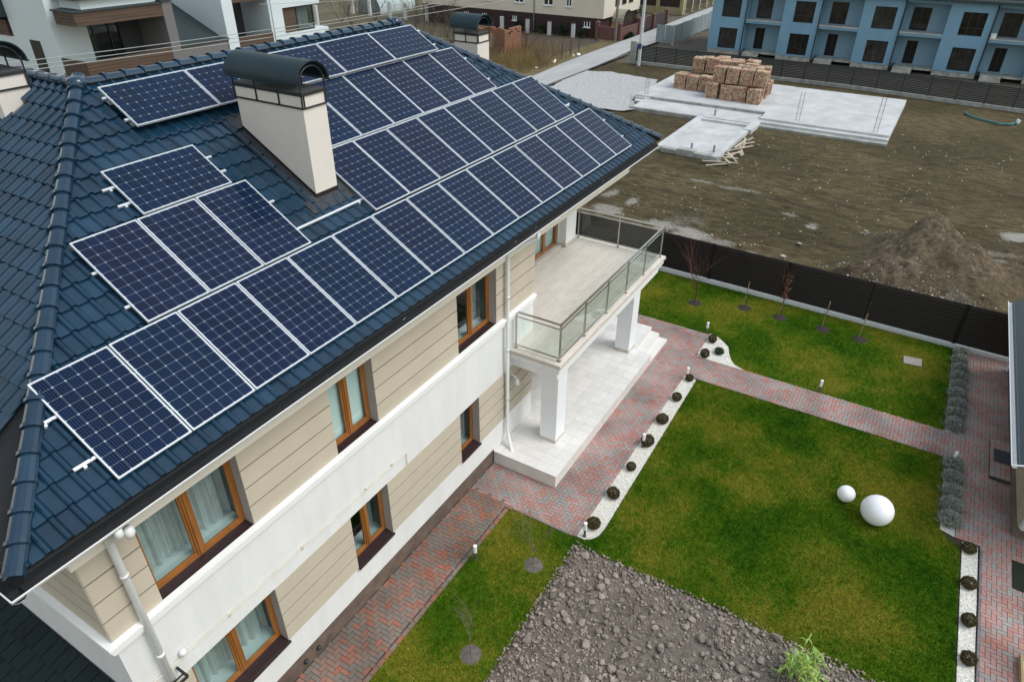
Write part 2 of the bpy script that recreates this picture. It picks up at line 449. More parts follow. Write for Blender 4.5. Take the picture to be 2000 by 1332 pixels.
# ---- roof: planes
ZT = -0.12 / CP                                # tile plane below the panel plane
def zfront(y): return 7.0 + y * TP + ZT
RX0, RX1, RY = 3.86, 12.32, 5.50
ZR = zfront(RY)
EY = -0.15
HX = (RX0 + 1.36) / (RY - EY)                  # plan slope of the left hip
EXL = -1.36; EXR = 17.60
HXR = (EXR - RX1) / (RY - EY)
TL = (ZR - zfront(EY)) / (RX0 - EXL)           # pitch of the left slope
YB = 12.0
rb = MB(); e = 0.06
A = (EXL, EY, zfront(EY) - e); B_ = (EXR, EY, zfront(EY) - e); Cc = (RX1, RY, ZR - e); D = (RX0, RY, ZR - e)
rb.quad(A, B_, Cc, D)
zl = zfront(EY) - e
rb.add([A, D, (RX0, 7.4, ZR - e), (RX0, YB, ZR - e), (EXL, YB, zl)], [(0, 1, 2, 3, 4)])
rb.add([B_, (EXR, YB - .6, zl), Cc], [(0, 1, 2)])
rb.add([D, Cc, (EXR, YB - .6, zl), (RX0, YB - .6, zl)], [(0, 1, 2, 3)])
roof = rb.build('roof', deck_m, house)
fix_normals(roof)

# ---- roof tiles
TW, TLN = 0.235, 0.335
prof = [(0.0, -0.004), (0.006, 0.000), (0.130, 0.002), (0.146, 0.010), (0.160, 0.032), (0.180, 0.046), (0.203, 0.045), (0.222, 0.026), (0.231, 0.006), (0.236, -0.004)]
def tile_mesh():
    b = MB(); L = TLN + 0.06; n = len(prof); top = []; low = []; und = []
    for x, h in prof:
        top.append((x, L, h + 0.0)); low.append((x, 0.0, h + 0.036)); und.append((x, 0.045, h + 0.004))
    lip = [(x, 0.012, h + 0.0352) for x, h in prof]
    vs = top + lip + low + und; fs = []
    for i in range(n - 1):
        fs += [(i + 1, i, n + i, n + i + 1), (n + i + 1, n + i, 2 * n + i, 2 * n + i + 1), (2 * n + i + 1, 2 * n + i, 3 * n + i, 3 * n + i + 1)]
    fs += [(n - 1, 2 * n - 1, 3 * n - 1, 4 * n - 1), (n, 0, 3 * n, 2 * n)]
    return b.add(vs, fs)
tmb = tile_mesh()
tile_me = tmb.mesh('roof_tile', tile_m)
front_m = Matrix(((1, 0, 0, 0), (0, CP, -SP, 0), (0, SP, CP, zfront(0)), (0, 0, 0, 1)))
AL = math.atan(TL)
left_m = Matrix(((0, math.cos(AL), -math.sin(AL), EXL), (-1, 0, 0, 0), (0, math.sin(AL), math.cos(AL), zfront(EY)), (0, 0, 0, 1)))
PANEL_RECTS = []                               # filled below: (u0, u1, v0, v1) of the solar rows
ROWS = [('bottom row', 0.0, 0.0, 15, 'p'), ('third row, left block', 1.674, 1.694, 3, 'p'), ('third row, right block', 6.516, 1.706, 8, 'p'),
        ('second row', 6.857, 3.385, 6, 'p'), ('top row', 3.97, 5.00, 5, 'l'), ('single', 2.88, 3.385, 1, 'l')]
PW, PH, PP = 1.03, 1.65, 1.051
LW, LH, LP = 1.68, 1.00, 1.701
for nm, u0, v0, k, t in ROWS:
    PANEL_RECTS.append((u0, u0 + k * (PP if t == 'p' else LP), v0, v0 + (PH if t == 'p' else LH)))
tiles = []                                     # (matrix, needs_cut, covered, world centre)
camv = Vector(CAM)
vmax = RY / CP
r0 = -0.180
for r in range(22):
    v = r0 + r * TLN
    if v > vmax: break
    for c in range(-8, 80):
        u = -1.65 + c * TW
        yv0 = max(v, -.2) * CP
        xl = EXL + (yv0 - EY) * HX; xr = EXR - (yv0 - EY) * HXR
        xl2 = EXL + ((v + TLN + .06) * CP - EY) * HX; xr2 = EXR - ((v + TLN + .06) * CP - EY) * HXR
        if u + TW < xl or u > xr: continue
        cut = u < xl2 or u + TW > xr2 or v + TLN > vmax - .2
        cov = any(a + .15 < u + TW / 2 < b_ - .15 and d + .1 < v + .1 < e_ - .25 for a, b_, d, e_ in PANEL_RECTS)
        ch = (5.56 < u + TW / 2 < 6.48) and (2.45 < v + TLN / 2 < 4.75)
        if ch: continue
        m = front_m @ Matrix.Translation((u, v, rnd.uniform(-.002, .002))) @ Matrix.Rotation(rnd.uniform(-.006, .006), 4, 'Z')
        tiles.append([m, 'f' if cut else '', cov, (m @ Vector((.12, .17, 0)))])
vl = (RX0 - EXL) / math.cos(AL)
for r in range(22):
    v = -0.02 + r * TLN
    if v > vl - .05: break
    for c in range(-2, 40):
        u = -11 + c * TW + 0.08                # local x = -Y
        y0 = -(u + TW); y1 = -u
        xs = EXL + v * math.cos(AL); xs2 = EXL + (v + TLN + .06) * math.cos(AL)
        ylim = EY + (xs - EXL) / HX; ylim2 = EY + (xs2 - EXL) / HX
        if y1 < ylim: continue
        if 6.5 < (y0 + y1) / 2 < 7.5 and 3.0 < xs + .15 < 3.55: continue
        cut = y0 < ylim2 or v + TLN > vl - .2
        m = left_m @ Matrix.Translation((u, v, rnd.uniform(-.002, .002)))
        tiles.append([m, 'l' if cut else '', False, (m @ Vector((.12, .17, 0)))])
def inview(p):
    d = p - camv; z = d.dot(FWD)
    if z < .1: return False
    return abs(d.dot(RGT) / z) < .76 and abs(d.dot(DWN) / z) < .51
hipn = Vector((1, -HX, 0)).normalized()        # + on the front side of the left hip
hipp = Vector((EXL, EY, 0))
hiprn = Vector((-1, -HXR, 0)).normalized(); hiprp = Vector((EXR, EY, 0))
def cutmesh(me, planes, mw):
    bm = bmesh.new(); bm.from_mesh(me); bm.transform(mw)
    for co, no in planes:
        bmesh.ops.bisect_plane(bm, geom=list(bm.verts) + list(bm.edges) + list(bm.faces), plane_co=co, plane_no=no, clear_inner=True)
    bm.transform(mw.inverted())
    out = bpy.data.meshes.new('roof_tile'); bm.to_mesh(out); n = len(out.vertices); bm.free()
    out.materials.append(tile_m)
    return out if n else None
PLN = {'f': [(hipp, hipn), (hiprp, hiprn), (Vector((0, RY - .07, 0)), Vector((0, -1, 0)))], 'l': [(hipp, -hipn), (Vector((RX0 - .07, 0, 0)), Vector((-1, 0, 0)))]}
vis = sorted([t for t in tiles if not t[2] and inview(t[3])], key=lambda t: (t[3] - camv).length)
single = set(id(t) for t in vis[:295])
rest = MB()
rl = wloc(roof)
for t in tiles:
    me = tile_me
    if t[1]:
        me = cutmesh(tile_me, PLN[t[1]], t[0])
        if me is None: continue
    if id(t) in single:
        o = inst('roof_tile', me, roof, mat=Matrix.Translation(-rl) @ t[0])
    else:
        mw = t[0]
        rest.add([tuple(mw @ vv.co) for vv in me.vertices], [tuple(p.vertices) for p in me.polygons])
rest.build('roof_tile', tile_m, roof, kind='stuff')
# ---- ridge and hip caps
def cap_mesh(L, r):
    b = MB(); n = 7
    def ring(y, rr, dz=0):
        return [(rr * math.cos(math.pi * (k / (n - 1))), y, rr * 0.72 * math.sin(math.pi * (k / (n - 1))) + dz) for k in range(n)]
    rings = [ring(0, r * 1.10, .012), ring(0.05, r * 1.10, .012), ring(0.055, r * 1.0), ring(L + .05, r * .90, -.008)]
    vs = sum(rings, []); fs = []
    for i in range(3):
        for k in range(n - 1): fs.append((i * n + k, i * n + k + 1, (i + 1) * n + k + 1, (i + 1) * n + k))
    fs.append(tuple(range(n))[::-1])
    return b.add(vs, fs).mesh('ridge_cap', cap_m)
cap_me = cap_mesh(0.37, 0.118)
def caps(p0, p1, pitch, name='ridge_cap', raise_=0.03):
    p0, p1 = Vector(p0), Vector(p1); d = p1 - p0; L = d.length; t = d.normalized()
    side = t.cross(Vector((0, 0, 1))).normalized(); up = side.cross(t)
    k = int(L / pitch)
    for i in range(k + 1):
        p = p0 + t * (i * pitch) + up * raise_
        jit = Matrix.Rotation(rnd.uniform(-.012, .012), 4, 'Z')
        m = Matrix(((side.x, t.x, up.x, p.x), (side.y, t.y, up.y, p.y), (side.z, t.z, up.z, p.z), (0, 0, 0, 1))) @ jit
        inst(name, cap_me, roof, mat=Matrix.Translation(-rl) @ m)
ze = zfront(EY)
caps((EXL - .02, EY - .03, ze + .01), (RX0, RY, ZR), 0.36, 'hip_cap', .015)
caps((EXR + .02, EY - .03, ze + .01), (RX1, RY, ZR), 0.36, 'hip_cap', .015)
for p, q in (((EXL, EY, ze), (RX0, RY, ZR)), ((EXR, EY, ze), (RX1, RY, ZR)), ((RX0, RY, ZR + .02), (RX1, RY, ZR + .02)), ((RX0, RY, ZR + .02), (RX0, 7.4, ZR + .02))):
    MB().beam((p[0], p[1], p[2] - .02), (q[0], q[1], q[2] - .02), .15, .13).build('ridge_batten', deck_m, roof)
caps((RX0 + .1, RY, ZR), (RX1 - .1, RY, ZR), 0.37)
caps((RX0, 7.35, ZR), (RX0, RY + .12, ZR), 0.37)
for px in ((RX0, RY), (RX1, RY)):
    b = MB(); b.lathe(px[0], px[1], [(0.16, ZR - .02), (0.165, ZR + .07), (0.14, ZR + .12), (0.08, ZR + .15), (0.02, ZR + .16)], 12)
    b.build('ridge_end_cap', cap_m, roof, smooth=True)

# ---- gutters, downpipes
def gutter(axis, a0, a1, c, z, r, parent):
    b = MB(); n = 8
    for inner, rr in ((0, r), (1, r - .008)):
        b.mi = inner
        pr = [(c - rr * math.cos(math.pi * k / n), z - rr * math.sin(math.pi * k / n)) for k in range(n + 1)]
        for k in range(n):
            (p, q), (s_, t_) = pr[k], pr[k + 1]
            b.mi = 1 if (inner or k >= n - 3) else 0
            if axis == 'x': b.quad((a0, p, q), (a1, p, q), (a1, s_, t_), (a0, s_, t_))
            else: b.quad((p, a0, q), (p, a1, q), (s_, a1, t_), (s_, a0, t_))
    b.mi = 0
    lip = c - r
    if axis == 'x': b.tube([(a0, lip, z), (a1, lip, z)], .009, 6)
    else: b.tube([(lip, a0, z), (lip, a1, z)], .009, 6)
    return b.build('gutter', [gut_w, gut_in], parent)
gutter('x', -1.51, 17.62, -0.185, 6.60, 0.075, house)
gutter('y', -0.26, 11.8, -1.435, 6.601, 0.075, house)
for x in (5.2, 9.05, 9.95, 13.6):
    b = MB(); n = 8
    pr = [(-0.185 - .081 * math.cos(math.pi * k / n), 6.601 - .081 * math.sin(math.pi * k / n)) for k in range(n + 1)]
    for k in range(n): b.quad((x, *pr[k]), (x + .09, *pr[k]), (x + .09, *pr[k + 1]), (x, *pr[k + 1]))
    b.build('gutter_joint', gut_w, house)
MB().box(-1.38, 17.5, -0.10, -0.06, 6.45, 6.74).build('fascia', iron_m, house)
MB().box(-1.33, -1.29, -0.055, 11.8, 6.45, 6.74).build('fascia', iron_m, house)
b = MB()
b.tube([(-0.30, -0.18, 6.53), (-0.30, -0.18, 6.42), (-0.29, -0.02, 6.28), (-0.28, 0.24, 6.08), (-0.27, 0.30, 5.95), (-0.27, 0.30, 0.2)], 0.052, 12)
b.tube([(-0.27, 0.30, 5.36), (-0.27, 0.30, 5.31)], 0.06, 12); b.tube([(-0.27, 0.30, 3.62), (-0.27, 0.30, 3.54)], 0.06, 12)
b.lathe(-0.16, -0.10, [(0.0, 6.19), (0.045, 6.21), (0.07, 6.27), (0.07, 6.32), (0.05, 6.38)], 12)
b.build('downpipe', gut_w, house, smooth=True)
b = MB()
b.tube([(9.98, -0.18, 6.53), (9.98, -0.17, 6.36), (9.93, -0.05, 6.28), (9.55, 0.20, 6.16), (9.44, 0.29, 6.06), (9.43, 0.30, 5.9), (9.43, 0.30, 0.86), (9.33, 0.18, 0.66), (9.16, -0.01, 0.46), (9.13, -0.03, 0.38), (9.13, -0.03, 0.07)], 0.048, 12)
for z in (4.9, 3.4, 1.9): b.tube([(9.43, 0.30, z), (9.43, 0.30, z + .07)], 0.055, 12)
b.build('downpipe', gut_w, house, smooth=True)
MB().box(8.96, 9.22, -0.16, 0.06, 0.034, 0.075).build('drain_box', iron_m, house)
# conduit on the belt, dome sensor, bracket, lamp under the balcony
b = MB(); b.tube([(-0.6, 0.375, 3.10), (5.45, 0.375, 3.04), (5.45, 0.375, 2.74)], 0.012, 6)
for x in (0.9, 2.5, 4.2, 5.0): b.box(x - .02, x + .02, .36, .398, 3.03, 3.10)
b.build('cable_conduit', M('conduit', (0.66, 0.60, 0.50), .6), house)
MB().lathe(0.03, 0.35, [(0.03, 3.13), (0.055, 3.16), (0.06, 3.20), (0.045, 3.24), (0.02, 3.25)], 12).build('dome_sensor', gut_w, house, smooth=True)
b = MB(); b.beam((-0.62, 0.12, 2.98), (-0.12, 0.12, 2.98), .035); b.beam((-0.62, 0.12, 2.98), (-0.62, .38, 2.98), .035); b.beam((-0.12, 0.12, 2.98), (-0.12, .38, 2.98), .035); b.beam((-0.62, 0.22, 2.97), (-0.12, .22, 2.97), .02)
b.build('wall_bracket', iron_m, house)
b = MB(); b.tube([(9.72, 0.37, 2.48), (9.72, 0.26, 2.48), (9.72, .20, 2.42)], .018, 8); b.lathe(9.72, 0.18, [(.075, 2.26), (.06, 2.36), (.03, 2.42)], 10)
b.build('wall_lamp', gut_w, house)
# small vents in the plinth
for x in (2.35, 2.0):
    MB().lathe(x, YF, [(0.02, .20), (.05, .22), (.05, .27), (.02, .29)], 10).build('vent_plug', iron_m, house)
# ---- annex roof at the near gable end
an = MB()
an.quad((-9, -0.5, 0.3), (-0.72, -0.5, 2.78), (-0.72, 9, 2.98), (-9, 9, 0.5))
annex = an.build('annex_roof', M('annex_shingle', (0.008, 0.016, 0.018), 0.7, 0.25, 3), None, label='dark shingle roof of the low annex against the near gable wall', cat='roof')
sh = M('shingle', (0.007, 0.017, 0.020), 0.7, 0.15, 4, .2, 60, rnd_amt=.2, spec=.25)
def an_z(x, y): return 2.78 + (x + 0.72) * (2.48 / 8.28) + (y + .5) * (.2 / 9.5)
sb = MB(); al = wloc(annex)
for i in range(8):
    for j in range(34):
        x1 = -0.74 - i * .30; x0 = x1 - .33; y0 = -0.45 + j * .27 + (i % 2) * .13; y1 = y0 + .255
        z = .02
        sb.add([(x0, y0, an_z(x0, y0) + z + .022), (x0, y1, an_z(x0, y1) + z + .022), (x1, y1, an_z(x1, y1) + z), (x1, y0, an_z(x1, y0) + z), (x0, y0, an_z(x0, y0) + .003), (x0, y1, an_z(x0, y1) + .003)], [(3, 2, 1, 0), (0, 1, 5, 4)])
sb.build('shingle', sh, annex)
# ------------------------------------------------------------------ solar panels
def cell_material():
    m = bpy.data.materials.new('solar_cell'); m.use_nodes = True
    n = m.node_tree.nodes; l = m.node_tree.links; b = n['Principled BSDF']
    b.inputs['Roughness'].default_value = 0.10; b.inputs['Specular IOR Level'].default_value = 0.15
    tc = n.new("ShaderNodeTexCoord"); sp = n.new("ShaderNodeSeparateXYZ"); l.new(tc.outputs['UV'], sp.inputs[0])
    fr = n.new("ShaderNodeMath"); fr.operation = 'FRACT'
    ml = n.new("ShaderNodeMath"); ml.operation = 'MULTIPLY'; ml.inputs[1].default_value = 5.0
    l.new(sp.outputs['X'], ml.inputs[0]); l.new(ml.outputs[0], fr.inputs[0])
    sb = n.new("ShaderNodeMath"); sb.operation = 'SUBTRACT'; sb.inputs[1].default_value = 0.5; l.new(fr.outputs[0], sb.inputs[0])
    ab = n.new("ShaderNodeMath"); ab.operation = 'ABSOLUTE'; l.new(sb.outputs[0], ab.inputs[0])
    lt = n.new("ShaderNodeMath"); lt.operation = 'LESS_THAN'; lt.inputs[1].default_value = 0.045; l.new(ab.outputs[0], lt.inputs[0])
    oi = n.new("ShaderNodeObjectInfo"); g = n.new("ShaderNodeNewGeometry")
    rp = n.new("ShaderNodeValToRGB")
    rp.color_ramp.elements[0].color = rgb(0.0015, 0.006, 0.030); rp.color_ramp.elements[1].color = rgb(0.004, 0.007, 0.030)
    e = rp.color_ramp.elements.new(0.5); e.color = rgb(0.0015, 0.009, 0.034)
    l.new(oi.outputs['Random'], rp.inputs['Fac'])
    hv = n.new("ShaderNodeHueSaturation"); mr = n.new("ShaderNodeMapRange"); mr.inputs['To Min'].default_value = 0.8; mr.inputs['To Max'].default_value = 1.25
    l.new(g.outputs['Random Per Island'], mr.inputs['Value']); l.new(rp.outputs['Color'], hv.inputs['Color']); l.new(mr.outputs['Result'], hv.inputs['Value'])
    mx = n.new("ShaderNodeMix"); mx.data_type = 'RGBA'; l.new(lt.outputs[0], mx.inputs['Factor']); l.new(hv.outputs['Color'], mx.inputs['A'])
    mx.inputs['B'].default_value = rgb(0.06, 0.11, 0.15)
    l.new(mx.outputs['Result'], b.inputs['Base Color'])
    return m
cell_m = cell_material()
sheet_m = M('backsheet', (0.46, 0.52, 0.58), 0.12, 0.02)
frame_m = M('panel_frame', (0.66, 0.69, 0.72), 0.35, 0.04, 6, metal=0.35)
def panel_meshes(W, H, nx, ny, land):
    f = 0.016
    fb = MB()
    fb.box(0, W, 0, f, -.038, 0); fb.box(0, W, H - f, H, -.038, 0); fb.box(0, f, f, H - f, -.038, 0); fb.box(W - f, W, f, H - f, -.038, 0)
    sb = MB(); sb.box(f, W - f, f, H - f, -.012, -.006)
    cb = MB(); mg = f + .007
    px, py = (W - 2 * mg) / nx, (H - 2 * mg) / ny
    uvs = []
    for i in range(nx):
        for j in range(ny):
            x0, y0 = mg + i * px + .0014, mg + j * py + .0014; x1, y1 = x0 + px - .0028, y0 + py - .0028; k = .0125
            z = -.0035
            pts = [(x0 + k, y0), (x1 - k, y0), (x1, y0 + k), (x1, y1 - k), (x1 - k, y1), (x0 + k, y1), (x0, y1 - k), (x0, y0 + k)]
            cb.add([(p, q, z) for p, q in pts], [tuple(range(8))])
            for p, q in pts:
                u, v = (p - x0) / (x1 - x0), (q - y0) / (y1 - y0)
                uvs.append((v, u) if land else (u, v))
    me = cb.mesh('cells', cell_m)
    uv = me.uv_layers.new(name='UVMap')
    for lp in me.loops: uv.data[lp.index].uv = uvs[lp.vertex_index]
    return fb.mesh('frame', frame_m), sb.mesh('backsheet', sheet_m), me
meshP = panel_meshes(PW, PH, 6, 10, False)
meshL = panel_meshes(LW, LH, 10, 6, True)
ORD = ['first', 'second', 'third', 'fourth', 'fifth', 'sixth', 'seventh', 'eighth', 'ninth', 'tenth', 'eleventh', 'twelfth', 'thirteenth', 'fourteenth', 'fifteenth']
panel_m = Matrix(((1, 0, 0, 0), (0, CP, -SP, 0), (0, SP, CP, 7.0), (0, 0, 0, 1)))
for nm, u0, v0, k, t in ROWS:
    off = 0.09 if nm == 'top row' else 0.0
    for i in range(k):
        u = u0 + i * (PP if t == 'p' else LP)
        m = panel_m @ Matrix.Translation((u, v0, off + rnd.uniform(-.003, .003))) @ Matrix.Rotation(rnd.uniform(-.006, .006), 4, 'X') @ Matrix.Rotation(rnd.uniform(-.006, .006), 4, 'Y')
        if nm == 'bottom row': lab = f'upright solar panel, {ORD[i]} from the left in the long bottom row above the gutter'
        elif nm == 'third row, left block': lab = f'{["leftmost", "middle", "rightmost"][i]} upright solar panel of the three below left of the near chimney'
        elif nm == 'third row, right block': lab = f'upright solar panel, {ORD[i]} from the chimney in the row just above the bottom row'
        elif nm == 'second row': lab = f'upright solar panel, {ORD[i]} from the chimney in the second row down from the ridge'
        elif nm == 'top row': lab = f'sideways solar panel, {ORD[i]} from the left in the top row under the ridge'
        else: lab = 'lone sideways solar panel left of the near chimney, under the bare tiles'
        root = empty('solar_panel', mat=m, label=lab, cat='solar panel', group='solar panels on the tiled roof')
        for part, me in zip(('frame', 'backsheet', 'cells'), meshP if t == 'p' else meshL):
            inst(part, me, root)
# mounting rails under the rows
def rail(u0, u1, v, off, lab):
    b = MB(); L = u1 - u0
    b.box(0, L, -.02, .02, -.035, 0); b.box(0, L, -.008, .008, 0, .003)
    root = empty('mounting_rail', mat=panel_m @ Matrix.Translation((u0, v, -.040 + off)), label=lab, cat='rail', group='aluminium rails carrying the solar panels')
    inst('rail_bar', b.mesh('rail_bar', alu), root)
    for k, x in enumerate((.12, L - .12)):
        h = MB(); h.box(x - .02, x + .02, -.05, -.021, -.10, -.01); h.box(x - .025, x + .025, -.075, .02, -.115, -.10); h.tube([(x, -.055, -.02), (x, -.02, -.02)], .012, 6)
        inst('roof_hook', h.mesh('roof_hook', alu), root)
def clamps(u, v, off=0.0): pass
rail(-0.27, 15.95, 1.12, 0, 'upper aluminium rail under the bottom panel row, poking out at the left')
rail(-0.27, 15.95, 0.41, 0, 'lower aluminium rail under the bottom panel row, poking out at the left')
rail(1.60, 6.53, 2.07, 0, 'aluminium rail crossing the bare tiles below the near chimney')
rail(1.61, 4.95, 2.77, 0, 'aluminium rail under the upper half of the three panels left of the chimney')
rail(6.45, 15.25, 2.07, 0, 'lower aluminium rail under the row above the bottom row')
rail(6.45, 15.15, 2.90, 0, 'upper aluminium rail under the row above the bottom row')
rail(6.75, 13.3, 3.75, 0, 'lower aluminium rail under the second row from the ridge')
rail(6.75, 13.3, 4.60, 0, 'upper aluminium rail under the second row from the ridge')
rail(2.68, 4.70, 3.70, 0, 'lower rail stub beside the lone sideways panel')
rail(2.69, 4.70, 4.07, 0, 'upper rail stub beside the lone sideways panel')
rail(3.90, 12.6, 5.22, .09, 'lower aluminium rail under the top panel row')
rail(3.90, 12.6, 5.78, .09, 'upper aluminium rail under the top panel row')

# ------------------------------------------------------------------ chimneys
def chimney(x0, x1, y0, y1, zb, zs, zt, label, nlong, zbase=None, nshort=1):
    """shaft up to zs, iron frame band, hood whose axis runs along y; open gap under the hood"""
    root = empty('chimney', ((x0 + x1) / 2, (y0 + y1) / 2, zb), label, 'chimney', 'rendered chimneys with barrel hoods')
    MB().box(x0, x1, y0, y1, zb, zt - .10).build('shaft', chim_m, root)
    # iron frame
    f = MB(); t = .022; g = .012
    X0, X1, Y0, Y1 = x0 - g, x1 + g, y0 - g, y1 + g
    for z, h in ((zs, .028), (zt - .085, .05)):
        for a, b_ in (((X0, Y0), (X1, Y0)), ((X1, Y0), (X1, Y1)), ((X1, Y1), (X0, Y1)), ((X0, Y1), (X0, Y0))):
            f.beam((a[0], a[1], z), (b_[0], b_[1], z), t, h)
    ys = [Y0 + (Y1 - Y0) * i / nlong for i in range(nlong + 1)]
    posts = [(X0, y) for y in ys] + [(X1, y) for y in ys] + [(X0 + .05, Y0 - .002), (X1 - .02, Y0 - .002)]
    for x, y in posts[:-2]: f.beam((x, y, zs), (x, y, zt + .16), t, t)
    for x, y in posts[-2:]: f.beam((x, y, zs), (x, y, zt - .085), t * .9, t * .9)
    f.build('frame', iron_m, root)
    MB().box(x0 - .01, x1 + .01, y0 - .01, y1 + .01, zt - .10, zt - .045).build('top_slab', M('chimney_slab_' + str(round(x0, 1)), (0.055, .06, .062), .7), root)
    # barrel hood
    h = MB(); n = 14; cx = (x0 + x1) / 2; n = 30; rr = (x1 - x0) / 2 + .10; zc = zt + .10; rise = .34
    ya, yb = y0 - .06, y1 + .10
    def arc(r, z): return [(cx - r * math.cos(math.pi * k / n), z + rise * (r / rr) * math.sin(math.pi * k / n)) for k in range(n + 1)]
    po, pi_ = arc(rr, zc), arc(rr - .022, zc)
    for k in range(n):
        h.quad((po[k][0], ya, po[k][1]), (po[k][0], yb, po[k][1]), (po[k + 1][0], yb, po[k + 1][1]), (po[k + 1][0], ya, po[k + 1][1]))
        h.quad((pi_[k][0], yb, pi_[k][1]), (pi_[k][0], ya, pi_[k][1]), (pi_[k + 1][0], ya, pi_[k + 1][1]), (pi_[k + 1][0], yb, pi_[k + 1][1]))
        for yy, fl in ((ya, 1), (yb, 0)):
            q = [(po[k][0], yy, po[k][1]), (po[k + 1][0], yy, po[k + 1][1]), (pi_[k + 1][0], yy, pi_[k + 1][1]), (pi_[k][0], yy, pi_[k][1])]
            h.quad(*(q if fl else q[::-1]))
    for s_ in (-1, 1): h.box(cx + s_ * rr - .02, cx + s_ * rr + .02, ya, yb, zc - .03, zc - .005)
    h.build('hood', hood_m, root, smooth=False)
    a2 = arc(rr - .10, zc)
    r_ = MB(); r_.tube([(p[0], ya + .05, p[1]) for p in a2], .014, 6); r_.build('hood_rib', iron_m, root)
    for p in root.children:
        pass
    return root
ch1 = chimney(5.74, 6.29, 2.18, 3.85, 7.9, 9.82, 10.13, 'tall cream chimney with dark barrel hood standing among the solar panels', 3)
ch2 = chimney(15.39, 16.02, 5.00, 5.82, 7.4, 9.32, 9.62, 'shorter cream chimney with green barrel hood behind the far hip of the roof', 2)
ch3 = chimney(3.02, 3.57, 6.49, 7.5, 9.3, 10.10, 10.42, 'cream chimney with barrel hood cut by the left edge of the photo', 2)
# flashing round the near chimney
b = MB()
def rp(x, y, o=0.03): return (x, y, zfront(y) + o / CP)
b.add([rp(5.50, 4.15, .05), rp(5.62, 4.15, .03), rp(5.74, 4.15, .06), rp(5.74, 2.10, .06), rp(5.62, 2.10, .03), rp(5.50, 2.10, .05)], [(5, 4, 1, 0), (4, 3, 2, 1)])
b.add([rp(6.29, 4.15, .06), rp(6.60, 4.15, .05), rp(6.60, 2.10, .05), rp(6.29, 2.10, .06)], [(3, 2, 1, 0)])
for i in range(7):
    x0 = 5.40 + i * .17; x1 = x0 + .17
    b.add([rp(x0, 2.19, .05), rp(x1, 2.19, .05), rp(x1, 1.93, .055 if i % 2 else .035), rp(x0, 1.93, .035 if i % 2 else .055)], [(3, 2, 1, 0)])
b.add([rp(5.60, 4.2, .05), rp(6.45, 4.2, .05), rp(6.45, 3.84, .09), rp(5.60, 3.84, .09)], [(3, 2, 1, 0)])
fl = b.build('flashing', lead_m, ch1); fix_normals(fl)
b = MB()
h = .11
b.add([(5.735, 2.17, zfront(2.17)), (5.735, 3.86, zfront(3.86)), (5.735, 3.86, zfront(3.86) + h + .03), (5.735, 2.17, zfront(2.17) + h + .03)], [(0, 1, 2, 3)])
b.add([(5.725, 2.172, zfront(2.17)), (6.30, 2.172, zfront(2.17)), (6.30, 2.172, zfront(2.17) + h + .03), (5.725, 2.172, zfront(2.17) + h + .03)], [(0, 1, 2, 3)])
b.build('flashing_strip', sill_m, ch1)

# ------------------------------------------------------------------ balcony
balc = empty('balcony', (13.3, 0.6, 2.7), 'white balcony with plank tiled floor on square columns over the porch', 'balcony')
b = MB()
b.box(9.86, 16.90, -0.90, 2.297, 2.70, 2.92); b.box(9.79, 16.97, -0.97, 2.297, 2.92, 3.00); b.box(9.75, 17.01, -1.01, 2.297, 3.00, 3.13)
b.build('slab', M('slab_white', (0.82, 0.82, 0.81), .6, .02), balc)
MB().box(9.70, 17.06, -1.06, 2.297, 3.155, 3.20).build('edge_course', M('edge_tile', (0.52, 0.46, 0.40), .6, .15, 3), balc)
MB().box(9.76, 17.00, -1.00, 2.296, 3.131, 3.154).build('drip_profile', iron_m, balc)
plank_m = M('plank_tile', (0.66, 0.60, 0.53), 0.5, 0.07, 2.2, 0, 50, rnd_amt=.05, stretch=(1, 5, 1))
plank_meshes = {}
y = -1.04; row = 0
while y < 2.28:
    x = 9.715 - (row * .37) % 1.05
    while x < 17.05:
        a, c = max(x, 9.715), min(x + 1.045, 17.045)
        if a > 10.87 or y < 0.36 or True:
            if not (y > 0.33 and a < 10.88 and c <= 10.90):
                if y > 0.33: a = max(a, 10.885)
                L = round(c - a, 3)
                if L > .05:
                    if L not in plank_meshes: plank_meshes[L] = MB().cbox(0, L, 0, .176, 0, .045, .002).mesh('floor_plank', plank_m)
                    inst('floor_plank', plank_meshes[L], balc, (a - 13.3, y - .6, 3.204 - 2.7))
        x += 1.05
    y += .18; row += 1
for x0, y0, zb in ((10.03, -0.86, .45), (15.18, -0.81, .45)):
    MB().box(x0, x0 + .52, y0, y0 + .48, zb, 2.70).build('column', M('column_white_%d' % x0, (0.81, 0.82, 0.84), .6, .02), balc)
    MB().box(x0 - .012, x0 + .532, y0 - .012, y0 + .492, zb + .006, zb + .09).build('column_base', M('col_base_%d' % x0, (0.55, 0.49, 0.43), .6, .1), balc)
